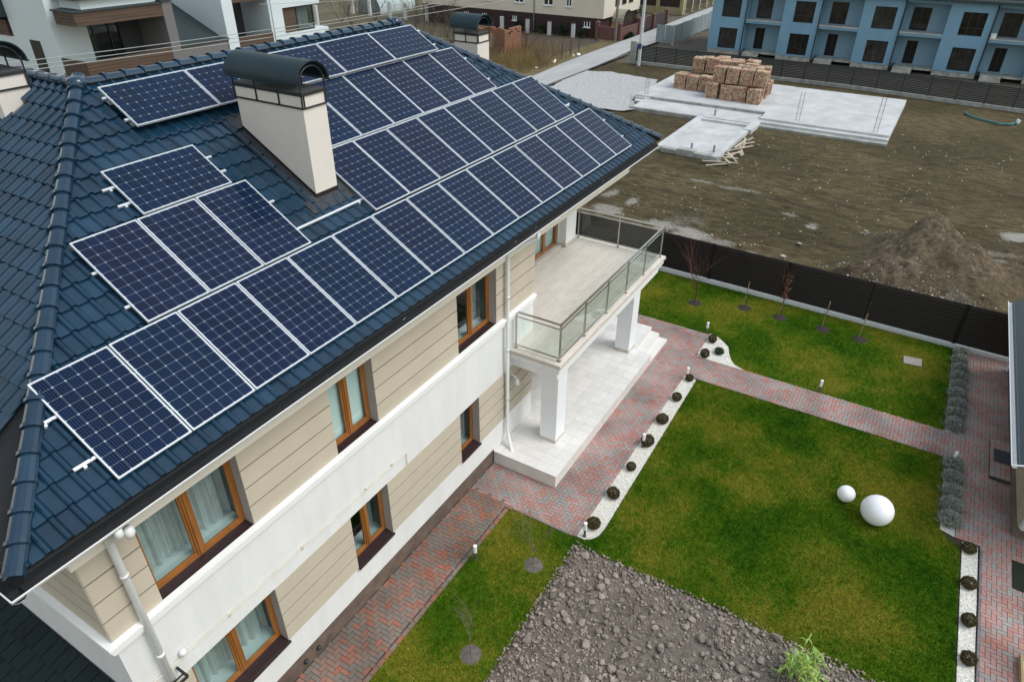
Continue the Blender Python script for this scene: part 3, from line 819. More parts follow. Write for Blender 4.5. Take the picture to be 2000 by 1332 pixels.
# railing
rail_o = empty('balcony_railing', (13.3, 0.6, 3.25), 'stainless steel and glass railing round the balcony', 'railing')
ZF, ZH = 3.252, 4.30
fy, nx_, fx_ = -0.92, 9.90, 16.86
fposts = [9.90, 11.29, 12.68, 14.05, 15.42, 16.86]
allp = [(x, fy) for x in fposts] + [(fx_, 0.56), (fx_, 2.02), (nx_, 0.33)]
for x, y_ in allp:
    p = MB(); p.box(x - .02, x + .02, y_ - .02, y_ + .02, ZF, ZH - .02); p.box(x - .045, x + .045, y_ - .045, y_ + .045, ZF, ZF + .012)
    p.build('post', steel, rail_o)
runs = [((nx_, fy), (fx_, fy)), ((fx_, fy), (fx_, 2.28)), ((nx_, 0.38), (nx_, fy))]
for (ax, ay), (bx_, by_) in runs:
    h_ = MB(); h_.beam((ax, ay, ZH), (bx_, by_, ZH), .055, .035); h_.build('handrail', steel, rail_o)
    h_ = MB(); h_.beam((ax, ay, ZH - .13), (bx_, by_, ZH - .13), .028, .028); h_.build('mid_rail', steel, rail_o)
    h_ = MB(); h_.beam((ax, ay, ZF + .08), (bx_, by_, ZF + .08), .03, .03); h_.build('bottom_rail', steel, rail_o)
def pane(a, c):
    b = MB(); a, c = Vector(a), Vector(c); d = (c - a).normalized() * .035; a += d; c -= d
    n = Vector((-(c - a).y, (c - a).x, 0)).normalized() * .004
    z0, z1 = ZF + .10, ZH - .15
    vs = [a - n, c - n, c + n, a + n]
    b.add([(v.x, v.y, z0) for v in vs] + [(v.x, v.y, z1) for v in vs], [(0, 3, 2, 1), (4, 5, 6, 7), (0, 1, 5, 4), (1, 2, 6, 5), (2, 3, 7, 6), (3, 0, 4, 7)])
    b.build('glass_pane', glass_rail, rail_o)
for i in range(5): pane((fposts[i], fy, 0), (fposts[i + 1], fy, 0))
pane((fx_, fy, 0), (fx_, .56, 0)); pane((fx_, .56, 0), (fx_, 2.02, 0)); pane((nx_, .33, 0), (nx_, fy, 0))

# ------------------------------------------------------------------ porch
porch = empty('porch', (13, 0, 0), 'pale tiled porch under the balcony with three steps at its far end', 'porch')
ps = M('porch_side', (0.66, 0.63, 0.59), .7, .08, 3, .1, 60)
b = MB(); b.box(8.92, 15.55, -1.47, YF + .01, 0, .444, 'b'); b.box(10.9, 16.6, YF + .01, 2.295, 0, .444, 'b'); b.box(15.55, 17.13, -0.87, YF + .01, 0, .443, 'b'); b.box(16.6, 17.13, YF + .01, 2.3, 0, .442, 'b')
b.build('slab', ps, porch)
for k, (ya, yb, z) in enumerate(((-1.17, -0.872, .30), (-1.47, -1.172, .15))):
    MB().box(15.552, 17.15, ya, yb, 0, z, 'b').build('step', M('step_white_%d' % k, (0.72, 0.70, 0.66), .55, .04), porch)
tile_f = M('porch_tile', (0.70, 0.68, 0.65), 0.42, 0.06, 3, 0, 50, rnd_amt=.06)
ft = 0.332
tm = {}
def ptile(x, y, w, d):
    k = (round(w, 3), round(d, 3))
    if k not in tm: tm[k] = MB().cbox(0, w - .004, 0, d - .004, 0, .012, .001).mesh('floor_tile', tile_f)
    inst('floor_tile', tm[k], porch, (x - 13, y, .445))
for j in range(12):
    y = -1.49 + j * ft
    for i in range(26):
        x = 8.90 + i * ft; w = min(ft, 17.15 - x); d = ft
        if w < .05: continue
        if x + w / 2 > 15.55 and y + d < -0.55:
            if y + d <= -.88 + .05: continue
            d2 = y + d + .88; ptile(x, -.88, w, d2); continue
        if y + d / 2 > YF and x + w / 2 < 10.88: continue
        if y + d / 2 > 2.3: continue
        if y < YF < y + d and x + w / 2 < 10.88: d = YF - .002 - y
        ptile(x, y, w, d)
# ------------------------------------------------------------------ ground sheets of the garden
def poly_sheet(name, poly, z, mat, **kw):
    b = MB(); b.add([(x, y, z) for x, y in poly], [tuple(range(len(poly)))]); o = b.build(name, mat, None, **kw); return o
def inpoly(x, y, poly):
    c = False; n = len(poly); j = n - 1
    for i in range(n):
        xi, yi = poly[i]; xj, yj = poly[j]
        if (yi > y) != (yj > y) and x < (xj - xi) * (y - yi) / (yj - yi) + xi: c = not c
        j = i
    return c
def inpoly_np(X, Y, poly):
    c = np.zeros(len(X), bool); n = len(poly); j = n - 1
    for i in range(n):
        xi, yi = poly[i]; xj, yj = poly[j]
        if yi != yj:
            c ^= ((yi > Y) != (yj > Y)) & (X < (xj - xi) * (Y - yi) / (yj - yi) + xi)
        j = i
    return c
earth = M('earth', (0.060, 0.050, 0.036), .95, .3, .35, .4, 6, col2=(0.13, 0.11, 0.080), det=9)
tag(MB().quad((-400, -400, -.06), (500, -400, -.06), (500, 500, -.06), (-400, 500, -.06)).build('ground', earth), kind='structure')
soil_base = M('garden_soil', (0.05, 0.043, 0.03), .95, .25, 2)
tag(MB().quad((-1.5, -13.5, -.004), (22.35, -13.5, -.004), (22.35, 9, -.004), (-1.5, 9, -.004)).build('garden_ground', soil_base), kind='structure')

# plan outlines
PAVE = [
    [(-1.5, -0.82), (7.74, -0.82), (7.74, -2.66), (15.56, -2.66), (15.56, -2.95), (15.60, -10.47), (12.5, -10.47), (12.5, -10.98), (7.0, -10.98), (7.0, -13), (22.0, -13), (22.0, -10.47), (16.88, -10.47), (16.84, -4.26),
     (16.84, -2.62), (18.40, -2.62), (18.45, 4.0), (17.0, 4.0), (17.0, -1.4), (8.93, -1.4), (8.93, 0.42), (-1.5, 0.42)],
]
GRAV = {
 'left': [(7.80, -2.66), (7.80, -2.86), (7.87, -2.98), (8.05, -3.10), (8.36, -3.14), (15.52, -3.06), (15.56, -2.95), (15.56, -2.66)],
 'corner': [(16.84, -2.62), (18.52, -2.58), (18.45, -2.85), (18.28, -3.07), (17.99, -3.38), (17.54, -3.54), (17.20, -3.72), (17.03, -3.87), (16.84, -4.30)],
 'right': [(12.46, -10.62), (7.0, -10.68), (7.0, -10.97), (12.46, -10.95)],
 'bed': [(12.62, -10.14), (15.50, -10.10), (15.56, -10.46), (12.52, -10.46)],
 'bed_far': [(16.88, -10.02), (21.95, -10.0), (21.95, -10.47), (16.88, -10.47)],
}
PLOT = [(7.56, -2.76), (1.5, -2.76), (1.5, -10.2), (7.50, -10.2), (7.62, -6.0)]
RINGS = [(6.52, -2.19, .24), (3.93, -2.2, .24), (20.39, -1.40, .26), (20.99, -3.11, .26), (20.96, -4.43, .26), (20.93, -5.94, .27), (20.90, -7.19, .27)]
HATCH = [(20.51, -8.60), (20.60, -9.15), (20.11, -9.17), (20.04, -8.64)]
LAWN = [
    [(-1.5, -0.80), (7.76, -0.80), (7.76, -2.68), (7.80, -2.88), (8.05, -3.12), (8.36, -3.16), (15.54, -3.08), (15.60, -3.0), (15.62, -10.10), (12.66, -10.12), (12.40, -10.30), (12.2, -10.58), (7.0, -10.66), (7.0, -10.2), (7.50, -10.2), (7.62, -6.0), (7.56, -2.76), (-1.5, -2.76)],
    [(16.82, -4.30), (17.03, -3.89), (17.20, -3.74), (17.54, -3.56), (17.99, -3.40), (18.28, -3.09), (18.45, -2.87), (18.52, -2.60), (18.40, -2.58), (18.45, 7.0), (22.34, 7.0), (22.02, -10.05), (16.82, -10.05)],
]

def lawn_material(name, dark, mid, yel):
    m = bpy.data.materials.new(name); m.use_nodes = True
    n = m.node_tree.nodes; l = m.node_tree.links; b = n['Principled BSDF']
    b.inputs['Roughness'].default_value = .85; b.inputs['Specular IOR Level'].default_value = .05
    g = n.new("ShaderNodeNewGeometry")
    n1 = n.new("ShaderNodeTexNoise"); n1.inputs['Scale'].default_value = .42; n1.inputs['Detail'].default_value = 4; n1.inputs['Roughness'].default_value = .6
    n2 = n.new("ShaderNodeTexNoise"); n2.inputs['Scale'].default_value = 7.0; n2.inputs['Detail'].default_value = 5; n2.inputs['Roughness'].default_value = .7
    l.new(g.outputs['Position'], n1.inputs['Vector']); l.new(g.outputs['Position'], n2.inputs['Vector'])
    mx = n.new("ShaderNodeMath"); mx.operation = 'MULTIPLY_ADD'; mx.inputs[1].default_value = .50
    l.new(n2.outputs['Fac'], mx.inputs[0]); l.new(n1.outputs['Fac'], mx.inputs[2])
    rp = n.new("ShaderNodeValToRGB"); e = rp.color_ramp.elements
    e[0].position = .55; e[0].color = rgb(*dark); e[1].position = .90; e[1].color = rgb(*yel)
    k = e.new(.72); k.color = rgb(*mid)
    l.new(mx.outputs[0], rp.inputs['Fac'])
    hv = n.new("ShaderNodeHueSaturation"); mr = n.new("ShaderNodeMapRange"); mr.inputs['To Min'].default_value = .5; mr.inputs['To Max'].default_value = 1.5
    l.new(g.outputs['Random Per Island'], mr.inputs['Value']); l.new(rp.outputs['Color'], hv.inputs['Color']); l.new(mr.outputs['Result'], hv.inputs['Value'])
    l.new(hv.outputs['Color'], b.inputs['Base Color'])
    return m
blade_m = lawn_material('grass_blade', (0.022, 0.092, 0.004), (0.092, 0.175, 0.007), (0.30, 0.28, 0.030))
turf_m = lawn_material('turf', (0.020, 0.070, 0.003), (0.056, 0.115, 0.006), (0.14, 0.145, 0.016))

for i, L in enumerate(LAWN):
    tag(poly_sheet('lawn', L, .012, turf_m), kind='structure')

def in_any(X, Y, polys):
    r = np.zeros(len(X), bool)
    for p in polys: r |= inpoly_np(X, Y, p)
    return r
def grass(poly, dens, seed):
    r = np.random.default_rng(seed); a = np.array(poly); x0, y0 = a.min(0); x1, y1 = a.max(0)
    x0 = max(x0, 2.0)
    N = int((x1 - x0) * (y1 - y0) * dens)
    X = r.uniform(x0, x1, N); Y = r.uniform(y0, y1, N)
    k = inpoly_np(X + r.normal(0, .022, N), Y + r.normal(0, .022, N), poly)
    for cx, cy, rad in RINGS: k &= (X - cx) ** 2 + (Y - cy) ** 2 > (rad - .01 + r.uniform(-.03, .03, N)) ** 2
    k &= ~inpoly_np(X, Y, HATCH)
    X, Y = X[k], Y[k]; N = len(X)
    h = r.uniform(.025, .062, N); w = r.uniform(.004, .009, N); th = r.uniform(0, 2 * np.pi, N)
    lx, ly = r.normal(0, .018, N), r.normal(0, .018, N)
    V = np.zeros((N, 3, 3), np.float32)
    V[:, 0, 0] = X - w * np.cos(th); V[:, 0, 1] = Y - w * np.sin(th); V[:, 0, 2] = .01
    V[:, 1, 0] = X + w * np.cos(th); V[:, 1, 1] = Y + w * np.sin(th); V[:, 1, 2] = .01
    V[:, 2, 0] = X + lx; V[:, 2, 1] = Y + ly; V[:, 2, 2] = .012 + h
    return V.reshape(-1, 3)
def tri_object(name, V, mat, parent=None, **kw):
    me = bpy.data.meshes.new(name); n = len(V) // 3
    me.vertices.add(len(V)); me.vertices.foreach_set('co', V.astype(np.float32).ravel())
    me.loops.add(len(V)); me.loops.foreach_set('vertex_index', np.arange(len(V), dtype=np.int32))
    me.polygons.add(n); me.polygons.foreach_set('loop_start', np.arange(0, len(V), 3, dtype=np.int32)); me.polygons.foreach_set('loop_total', np.full(n, 3, np.int32))
    me.update(); me.validate(); me.materials.append(mat)
    o = bpy.data.objects.new(name, me); COL.link(o)
    if parent is not None: o.parent = parent
    return tag(o, **kw)
tri_object('grass', grass(LAWN[0], 3600, 1), blade_m, kind='stuff', label='short patchy grass of the large lawn beside the porch path', cat='grass')
tri_object('grass', grass(LAWN[1], 2200, 2), blade_m, kind='stuff', label='short patchy grass of the lawn along the brown fence', cat='grass')

# ------------------------------------------------------------------ brick paving, herringbone
def paver_material(nm, COLS):
    m = bpy.data.materials.new(nm); m.use_nodes = True
    n = m.node_tree.nodes; l = m.node_tree.links; b = n['Principled BSDF']
    b.inputs['Roughness'].default_value = .85; b.inputs['Specular IOR Level'].default_value = .3
    g = n.new("ShaderNodeNewGeometry"); oi = n.new("ShaderNodeObjectInfo")
    ad = n.new("ShaderNodeMath"); ad.operation = 'ADD'; l.new(g.outputs['Random Per Island'], ad.inputs[0]); l.new(oi.outputs['Random'], ad.inputs[1])
    fr = n.new("ShaderNodeMath"); fr.operation = 'FRACT'; l.new(ad.outputs[0], fr.inputs[0])
    rp = n.new("ShaderNodeValToRGB"); e = rp.color_ramp.elements; rp.color_ramp.interpolation = 'LINEAR'
    cols = COLS
    e[0].position = 0; e[0].color = rgb(*cols[0][1]); e[1].position = 1; e[1].color = rgb(*cols[-1][1])
    for p, c in cols[1:-1]:
        k = e.new(p); k.color = rgb(*c)
    l.new(fr.outputs[0], rp.inputs['Fac'])
    nz = n.new("ShaderNodeTexNoise"); nz.inputs['Scale'].default_value = .8; nz.inputs['Detail'].default_value = 6
    l.new(g.outputs['Position'], nz.inputs['Vector'])
    rp2 = n.new("ShaderNodeValToRGB"); rp2.color_ramp.elements[0].position = .30; rp2.color_ramp.elements[0].color = rgb(.62, .60, .58); rp2.color_ramp.elements[1].position = .66; rp2.color_ramp.elements[1].color = rgb(1.12, 1.10, 1.10)
    l.new(nz.outputs['Fac'], rp2.inputs['Fac'])
    mx = n.new("ShaderNodeMix"); mx.data_type = 'RGBA'; mx.blend_type = 'MULTIPLY'; mx.inputs['Factor'].default_value = 1
    l.new(rp.outputs['Color'], mx.inputs['A']); l.new(rp2.outputs['Color'], mx.inputs['B'])
    n3 = n.new("ShaderNodeTexNoise"); n3.inputs['Scale'].default_value = 45; n3.inputs['Detail'].default_value = 4; l.new(g.outputs['Position'], n3.inputs['Vector'])
    mr = n.new("ShaderNodeMapRange"); mr.inputs['To Min'].default_value = .8; mr.inputs['To Max'].default_value = 1.2; l.new(n3.outputs['Fac'], mr.inputs['Value'])
    hv = n.new("ShaderNodeHueSaturation"); l.new(mx.outputs['Result'], hv.inputs['Color']); l.new(mr.outputs['Result'], hv.inputs['Value'])
    l.new(hv.outputs['Color'], b.inputs['Base Color'])
    return m
paver_m = paver_material('paver_brick', [(0, (0.42, 0.205, 0.17)), (.22, (0.39, 0.25, 0.225)), (.42, (0.33, 0.28, 0.26)), (.55, (0.42, 0.265, 0.24)), (.70, (0.30, 0.295, 0.29)), (.86, (0.33, 0.30, 0.28)), (1.0, (0.45, 0.23, 0.185))])
dark_paver_m = paver_material('paver_brick_dark', [(0, (0.30, 0.115, 0.075)), (.22, (0.25, 0.155, 0.12)), (.42, (0.19, 0.16, 0.135)), (.55, (0.25, 0.16, 0.13)), (.70, (0.17, 0.155, 0.14)), (.86, (0.21, 0.18, 0.15)), (1.0, (0.34, 0.135, 0.09))])  # darker, browner brick colours for the strip along the house wall
joint_m = M('paver_joint', (0.075, 0.062, 0.052), .95, .3, 4)
pav = tag(poly_sheet('paving', PAVE[0], .014, joint_m), kind='structure')
pl = wloc(pav)
BW = 0.0985
H_me = MB().cbox(.003, 2 * BW - .003, .003, BW - .003, 0, .026, .006).mesh('paver', paver_m)
V_me = MB().cbox(.003, BW - .003, .003, 2 * BW - .003, 0, .026, .006).mesh('paver', paver_m)
bricks = []
i0, i1 = int(-1.6 / BW), int(22.2 / BW); j0, j1 = int(-13.1 / BW), int(4.1 / BW)
P0 = PAVE[0]
for i in range(i0, i1):
    for j in range(j0, j1):
        k = (i - j) % 4
        if k == 0: x, y, w, d, me = i * BW, j * BW, 2 * BW, BW, H_me
        elif k == 2: x, y, w, d, me = i * BW, (j - 1) * BW, BW, 2 * BW, V_me
        else: continue
        cx, cy = x + w / 2, y + d / 2
        nxs, nys = (8, 4) if w > d else (4, 8)
        sx = [x + w * (q + .5) / nxs for q in range(nxs)]; sy = [y + d * (q + .5) / nys for q in range(nys)]
        cor = [inpoly(p, q, P0) and not (-2.66 < q < -2.66 + BW and 7.74 < p < 15.56) and not (-.82 < q < -.82 + BW and p < 7.7) for p in (sx[0], sx[-1]) for q in (sy[0], sy[-1])]
        if not any(cor):
            continue
        c = Vector((cx, cy, 0))
        if all(cor): bricks.append((x, y, me, (c - camv).length, inview(c)))
        else:
            ok = [(p, q) for p in sx for q in sy if inpoly(p, q, P0) and not (-2.66 < q < -2.66 + BW and 7.74 < p < 15.56) and not (-.82 < q < -.82 + BW and p < 7.7)]
            xa, xb = min(p for p, q in ok) - w / nxs / 2, max(p for p, q in ok) + w / nxs / 2
            ya, yb = min(q for p, q in ok) - d / nys / 2, max(q for p, q in ok) + d / nys / 2
            if (xb - xa) < .025 or (yb - ya) < .025: continue
            bricks.append((xa, ya, MB().cbox(.003, xb - xa - .003, .003, yb - ya - .003, 0, .026, .005), (c - camv).length, False))
for x in np.arange(7.76, 15.5, 2 * BW): bricks.append((x, -2.66, H_me, 99, False))
for x in np.arange(-1.4, 7.6, 2 * BW): bricks.append((x, -0.82, H_me, 99, False))
order = sorted(range(len(bricks)), key=lambda q: (not bricks[q][4], bricks[q][3]))
near = set(order[:295])
restb = MB(); resta = MB()
dark_pavers = {}
for q, (x, y, me, d_, v_) in enumerate(bricks):
    dz = .016 + rnd.uniform(-.002, .003)
    old = x < 7.72 and y > -.9  # true for pavers of the wall strip, which take the darker colours
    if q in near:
        if old:  # wall strip pavers, in the darker colours
            if me.name not in dark_pavers: dark_pavers[me.name] = me.copy(); dark_pavers[me.name].materials[0] = dark_paver_m
            me = dark_pavers[me.name]
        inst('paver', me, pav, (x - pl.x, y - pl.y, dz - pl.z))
    else:
        tgt = resta if old else restb  # resta takes the darker wall strip pavers
        if isinstance(me, MB): tgt.add([(v[0] + x, v[1] + y, v[2] + dz) for v in me.v], me.f)
        else: tgt.add([(v.co.x + x, v.co.y + y, v.co.z + dz) for v in me.vertices], [tuple(p.vertices) for p in me.polygons])
restb.build('paver', paver_m, pav, kind='stuff')
resta.build('paver', dark_paver_m, pav, kind='stuff')

# ------------------------------------------------------------------ white gravel beds
grav_m = M('white_gravel', (0.72, 0.70, 0.63), .9, .3, 30, .8, 60, rnd_amt=.25)
def ico(sub=1):
    bm = bmesh.new(); bmesh.ops.create_icosphere(bm, subdivisions=sub, radius=1); v = [tuple(x.co) for x in bm.verts]; f = [tuple(y.index for y in x.verts) for x in bm.faces]; bm.free()
    return np.array(v), f
ICV, ICF = ico(1); ICV2, ICF2 = ico(2)
def pebbles(poly, n, rmin, rmax, seed, z=.02):
    r = np.random.default_rng(seed); a = np.array(poly); x0, y0 = a.min(0); x1, y1 = a.max(0)
    out = []
    ov = np.array([(1, 0, 0), (-1, 0, 0), (0, 1, 0), (0, -1, 0), (0, 0, .7), (0, 0, -.3)]); of = [(0, 2, 4), (2, 1, 4), (1, 3, 4), (3, 0, 4)]
    X = r.uniform(x0, x1, n * 4); Y = r.uniform(y0, y1, n * 4); k = inpoly_np(X, Y, poly); X, Y = X[k][:n], Y[k][:n]
    for x, y in zip(X, Y):
        s = r.uniform(rmin, rmax); a_ = r.uniform(0, 6.28); c, q = math.cos(a_), math.sin(a_)
        P = ov * s * np.array([1, r.uniform(.6, 1), r.uniform(.6, 1)])
        P = np.c_[P[:, 0] * c - P[:, 1] * q + x, P[:, 0] * q + P[:, 1] * c + y, P[:, 2] + z]
        for f in of: out.append(P[list(f)])
    return np.array(out).reshape(-1, 3)
glab = {'left': 'strip of white pebbles with round shrubs beside the porch path', 'corner': 'curved patch of white pebbles at the corner of the fence lawn', 'right': 'strip of white pebbles beside the paving at lower right', 'bed': 'pebble bed under the nearer grey lavender row', 'bed_far': 'pebble bed under the lavender row by the fence'}
for k, (nm, P) in enumerate(GRAV.items()):
    tag(poly_sheet('pebble_bed', P, .018 if nm != 'bed_far' else .015, grav_m), kind='structure')
    if nm in ('left', 'corner', 'right', 'bed'):
        tri_object('pebbles', pebbles(P, 5200 if nm == 'left' else 2600 if nm != 'bed' else 900, .008, .02, 20 + k), grav_m, kind='stuff', label=glab[nm], cat='gravel')
kerb_m = M('kerb', (0.16, 0.15, 0.16), .8, .3, 6)
for i in range(6):
    tag(MB().cbox(7.0 + i * .91, 7.0 + i * .91 + .9, -11.03, -10.985, 0, .05, .006).build('kerb_stone', kerb_m), f'grey kerb stone along the white pebble strip at lower right, {ORD[5 - i]} from its top end', 'kerb', 'kerb stones beside the pebble strip')

# ------------------------------------------------------------------ dug vegetable plot
clod_m = M('clod', (0.175, 0.143, 0.117), .95, .3, 4, .8, 35, col2=(0.36, 0.305, 0.26), rnd_amt=.26)
plot_m = M('plot_soil', (0.075, 0.059, 0.046), .95, .3, 6, .9, 35, col2=(0.215, 0.178, 0.15), det=8)
def hplot(x, y):
    return .03 * mnoise.noise(Vector((x * 1.3, y * 1.3, 3))) + .03 * mnoise.noise(Vector((x * 4, y * 4, 7))) + .02 * mnoise.noise(Vector((x * 11, y * 11, 1)))
b = MB(); nx, ny = 90, 110; gx0, gx1, gy0, gy1 = 1.5, 7.60, -10.2, -2.76
ids = {}
for i in range(nx + 1):
    for j in range(ny + 1):
        x = gx0 + (gx1 - gx0) * i / nx; y = gy0 + (gy1 - gy0) * j / ny
        ed = min(1, min(gx1 - x, gy1 - y) / .25)
        b.v.append((x, y, .0 + (.04 + hplot(x, y)) * ed - .006 * (1 - ed)))
for i in range(nx):
    for j in range(ny):
        a = i * (ny + 1) + j; b.f.append((a, a + ny + 1, a + ny + 2, a + 1)); b.m.append(0)
plot = tag(b.build('vegetable_plot', plot_m, smooth=True), kind='structure')
ppl = wloc(plot)
def clod_shape(seed, hi=True):
    r = np.random.default_rng(seed); V, F = (ICV2, ICF2) if hi else (ICV, ICF)
    P = V.copy()
    for k in range(11):
        d = r.normal(size=3); d /= np.linalg.norm(d); t = r.uniform(.35, .8); dd = P @ d
        P -= np.outer(np.maximum(dd - t, 0) * .9, d)
    o = r.uniform(0, 50)
    for i in range(len(P)): P[i] *= 1 + .24 * mnoise.noise(Vector(P[i] * 2.0 + o)) + .16 * mnoise.noise(Vector(P[i] * 5 + o))
    P *= np.array([1, r.uniform(.65, .95), r.uniform(.55, .85)])
    return P, F
clods = [clod_shape(s) for s in range(8)]
clods_lo = [clod_shape(s + 50, False) for s in range(6)]
clod_me = []
for P, F in clods:
    me = bpy.data.meshes.new('clod'); me.from_pydata([tuple(p) for p in P], [], F); me.materials.append(clod_m); clod_me.append(me)
rc = random.Random(5)
def clod_density(x, y):
    # fewer big lumps in the raked middle
    d = math.hypot((x - 6.2) / 1.0, (y + 5.3) / 1.5)
    return 0.12 + .88 * min(1, d / 1.3) if d < 1.3 else 1.0
big = []; tries = 0
while len(big) < 290 and tries < 20000:
    tries += 1
    x, y = rc.uniform(3.6, 7.5), rc.uniform(-9.6, -2.85)
    if not inview(Vector((x, y, .05))) or rc.random() > clod_density(x, y): continue
    s = .048 + .095 * rc.random() ** 2.0
    if any((x - q[0]) ** 2 + (y - q[1]) ** 2 < (.75 * (s + q[2])) ** 2 for q in big): continue
    big.append((x, y, s))
for x, y, s in big:
    m = Matrix.Translation(Vector((x, y, .05 + hplot(x, y) + s * .3)) - ppl) @ Matrix.Rotation(rc.uniform(0, 6.3), 4, 'Z') @ Matrix.Rotation(rc.uniform(-.5, .5), 4, 'X') @ Matrix.Scale(s, 4)
    inst('clod', rc.choice(clod_me), plot, mat=m)
out = []
for k in range(14000):
    x, y = rc.uniform(3.2, 7.64), rc.uniform(-10, -2.71)
    s = .010 + .045 * rc.random() ** 2.0
    if s > .03 and rc.random() > clod_density(x, y): continue
    P, F = rc.choice(clods_lo); a = rc.uniform(0, 6.3); c, q = math.cos(a), math.sin(a)
    Q = np.c_[P[:, 0] * c - P[:, 1] * q, P[:, 0] * q + P[:, 1] * c, P[:, 2]] * s + np.array([x, y, .04 + hplot(x, y) + s * .3])
    for f in F: out.append(Q[list(f)])
V = np.array(out).reshape(-1, 3) - np.array(ppl)
tri_object('small_clods', V, clod_m, plot, kind='stuff')

# ------------------------------------------------------------------ shrubs
def leaf_ball(n, rx, rz, size, seed, inner=.55):
    r = np.random.default_rng(seed); d = r.normal(size=(n, 3)); d /= np.linalg.norm(d, axis=1)[:, None]
    lump = np.array([1 + .14 * mnoise.noise(Vector(q * 3.2) + Vector((seed, 0, 0))) for q in d])
    rad = (inner + (1 - inner) * r.uniform(0, 1, n) ** .35) * lump
    P = d * rad[:, None] * np.array([rx, rx, rz]); P[:, 2] += rz * .92
    u = r.normal(size=(n, 3)); u /= np.linalg.norm(u, axis=1)[:, None]
    t = d * .7 + r.normal(size=(n, 3)) * .6; t /= np.linalg.norm(t, axis=1)[:, None]
    s = size * r.uniform(.6, 1.3, n)[:, None]
    w = np.cross(t, u); w /= np.linalg.norm(w, axis=1)[:, None] + 1e-9
    V = np.stack([P - w * s * .45, P + w * s * .45, P + t * s * 1.4], 1)
    return V.reshape(-1, 3)
def tri_mesh(name, V, mat):
    me = bpy.data.meshes.new(name); n = len(V) // 3
    me.vertices.add(len(V)); me.vertices.foreach_set('co', V.astype(np.float32).ravel())
    me.loops.add(len(V)); me.loops.foreach_set('vertex_index', np.arange(len(V), dtype=np.int32))
    me.polygons.add(n); me.polygons.foreach_set('loop_start', np.arange(0, len(V), 3, dtype=np.int32)); me.polygons.foreach_set('loop_total', np.full(n, 3, np.int32))
    me.update(); me.materials.append(mat); return me
brown_leaf = M('brown_foliage', (0.050, 0.040, 0.011), .8, .3, 14, col2=(0.125, 0.090, 0.026), rnd_amt=.4)
green_leaf = M('green_foliage', (0.018, 0.045, 0.012), .7, .3, 14, col2=(0.055, 0.10, 0.03), rnd_amt=.4)
stem_m = M('stem', (0.07, 0.045, 0.03), .9, .2)
ball_me = [tri_mesh('foliage', leaf_ball(4200, .185, .165, .020, s, .7), brown_leaf) for s in range(3)]
gball_me = tri_mesh('foliage', leaf_ball(900, .16, .14, .05, 9, .3), green_leaf)
stem_me = MB().tube([(0, 0, 0), (0, 0, .2)], .02, 6).mesh('stem', stem_m)
def shrub(x, y, me, lab, s=1.0, grp='round clipped shrubs'):
    o = empty('round_shrub', (x, y, .02), lab, 'shrub', grp); o.rotation_euler.z = rnd.uniform(0, 6); s *= .84; o.scale = (s * rnd.uniform(.9, 1.08), s * rnd.uniform(.9, 1.08), s * rnd.uniform(.85, 1.08))
    inst('foliage', me, o); inst('stem', stem_me, o)
for i, x in enumerate([8.28, 9.45, 10.62, 11.78, 12.96, 14.2, 15.40]):
    shrub(x, -2.87, ball_me[i % 3], f'brown round shrub, {ORD[i]} from the near end of the pebble strip by the porch path', rnd.uniform(.82, 1.16))
shrub(16.98, -2.86, ball_me[1], 'brown round shrub at the path side of the curved pebble corner')
shrub(18.02, -2.80, ball_me[2], 'brown round shrub at the far tip of the curved pebble corner')
shrub(17.42, -3.22, gball_me, 'small green leafy shrub among the brown ones on the curved pebble corner')
for i, (x, y) in enumerate([(12.20, -10.74), (11.07, -10.77), (9.99, -10.80), (8.98, -10.82)]):
    shrub(x, y, ball_me[i % 3], f'dark round shrub, {ORD[i]} from the top in the pebble strip at lower right', .98)

# lavender rows
lav_m = M('lavender', (0.22, 0.25, 0.21), .85, .25, 9, col2=(0.40, 0.43, 0.38), rnd_amt=.35)
def tuft(n, r0, h, seed):
    r = np.random.default_rng(seed); a = r.uniform(0, 2 * np.pi, n); t = np.abs(r.normal(0, .55, n)); t = np.minimum(t, 1.25)
    base = np.c_[r.normal(0, r0 * .35, n), r.normal(0, r0 * .35, n), np.zeros(n)]
    L = h * r.uniform(.55, 1.1, n)
    d = np.c_[np.sin(t) * np.cos(a), np.sin(t) * np.sin(a), np.cos(t)]
    tip = base + d * L[:, None]
    w = np.cross(d, r.normal(size=(n, 3))); w /= np.linalg.norm(w, axis=1)[:, None]; w *= .009
    mid = base + d * L[:, None] * .35
    return np.stack([mid - w, mid + w, tip], 1).reshape(-1, 3)
lav_me = [tri_mesh('foliage', np.concatenate([tuft(1100, .2, .32, s), leaf_ball(1800, .23, .16, .03, s + 30, .6)]), lav_m) for s in range(3)]
def lavender(x, y, lab, s):
    o = empty('lavender_bush', (x, y, .02), lab, 'lavender', 'grey lavender bushes in rows'); o.rotation_euler.z = rnd.uniform(0, 6); o.scale = (s, s, s)
    inst('foliage', rnd.choice(lav_me), o)
xs = np.linspace(17.15, 21.6, 9)
for i, x in enumerate(xs): lavender(x, -10.24 + rnd.uniform(-.02, .02), f'grey lavender bush, {ORD[i]} from the path in the row running to the brown fence', rnd.uniform(.9, 1.15))
xs = np.linspace(12.95, 15.2, 5)
for i, x in enumerate(xs): lavender(x, -10.30 + rnd.uniform(-.02, .02), f'grey lavender bush, {ORD[4 - i]} below the path in the row near the white globes', rnd.uniform(.95, 1.15))

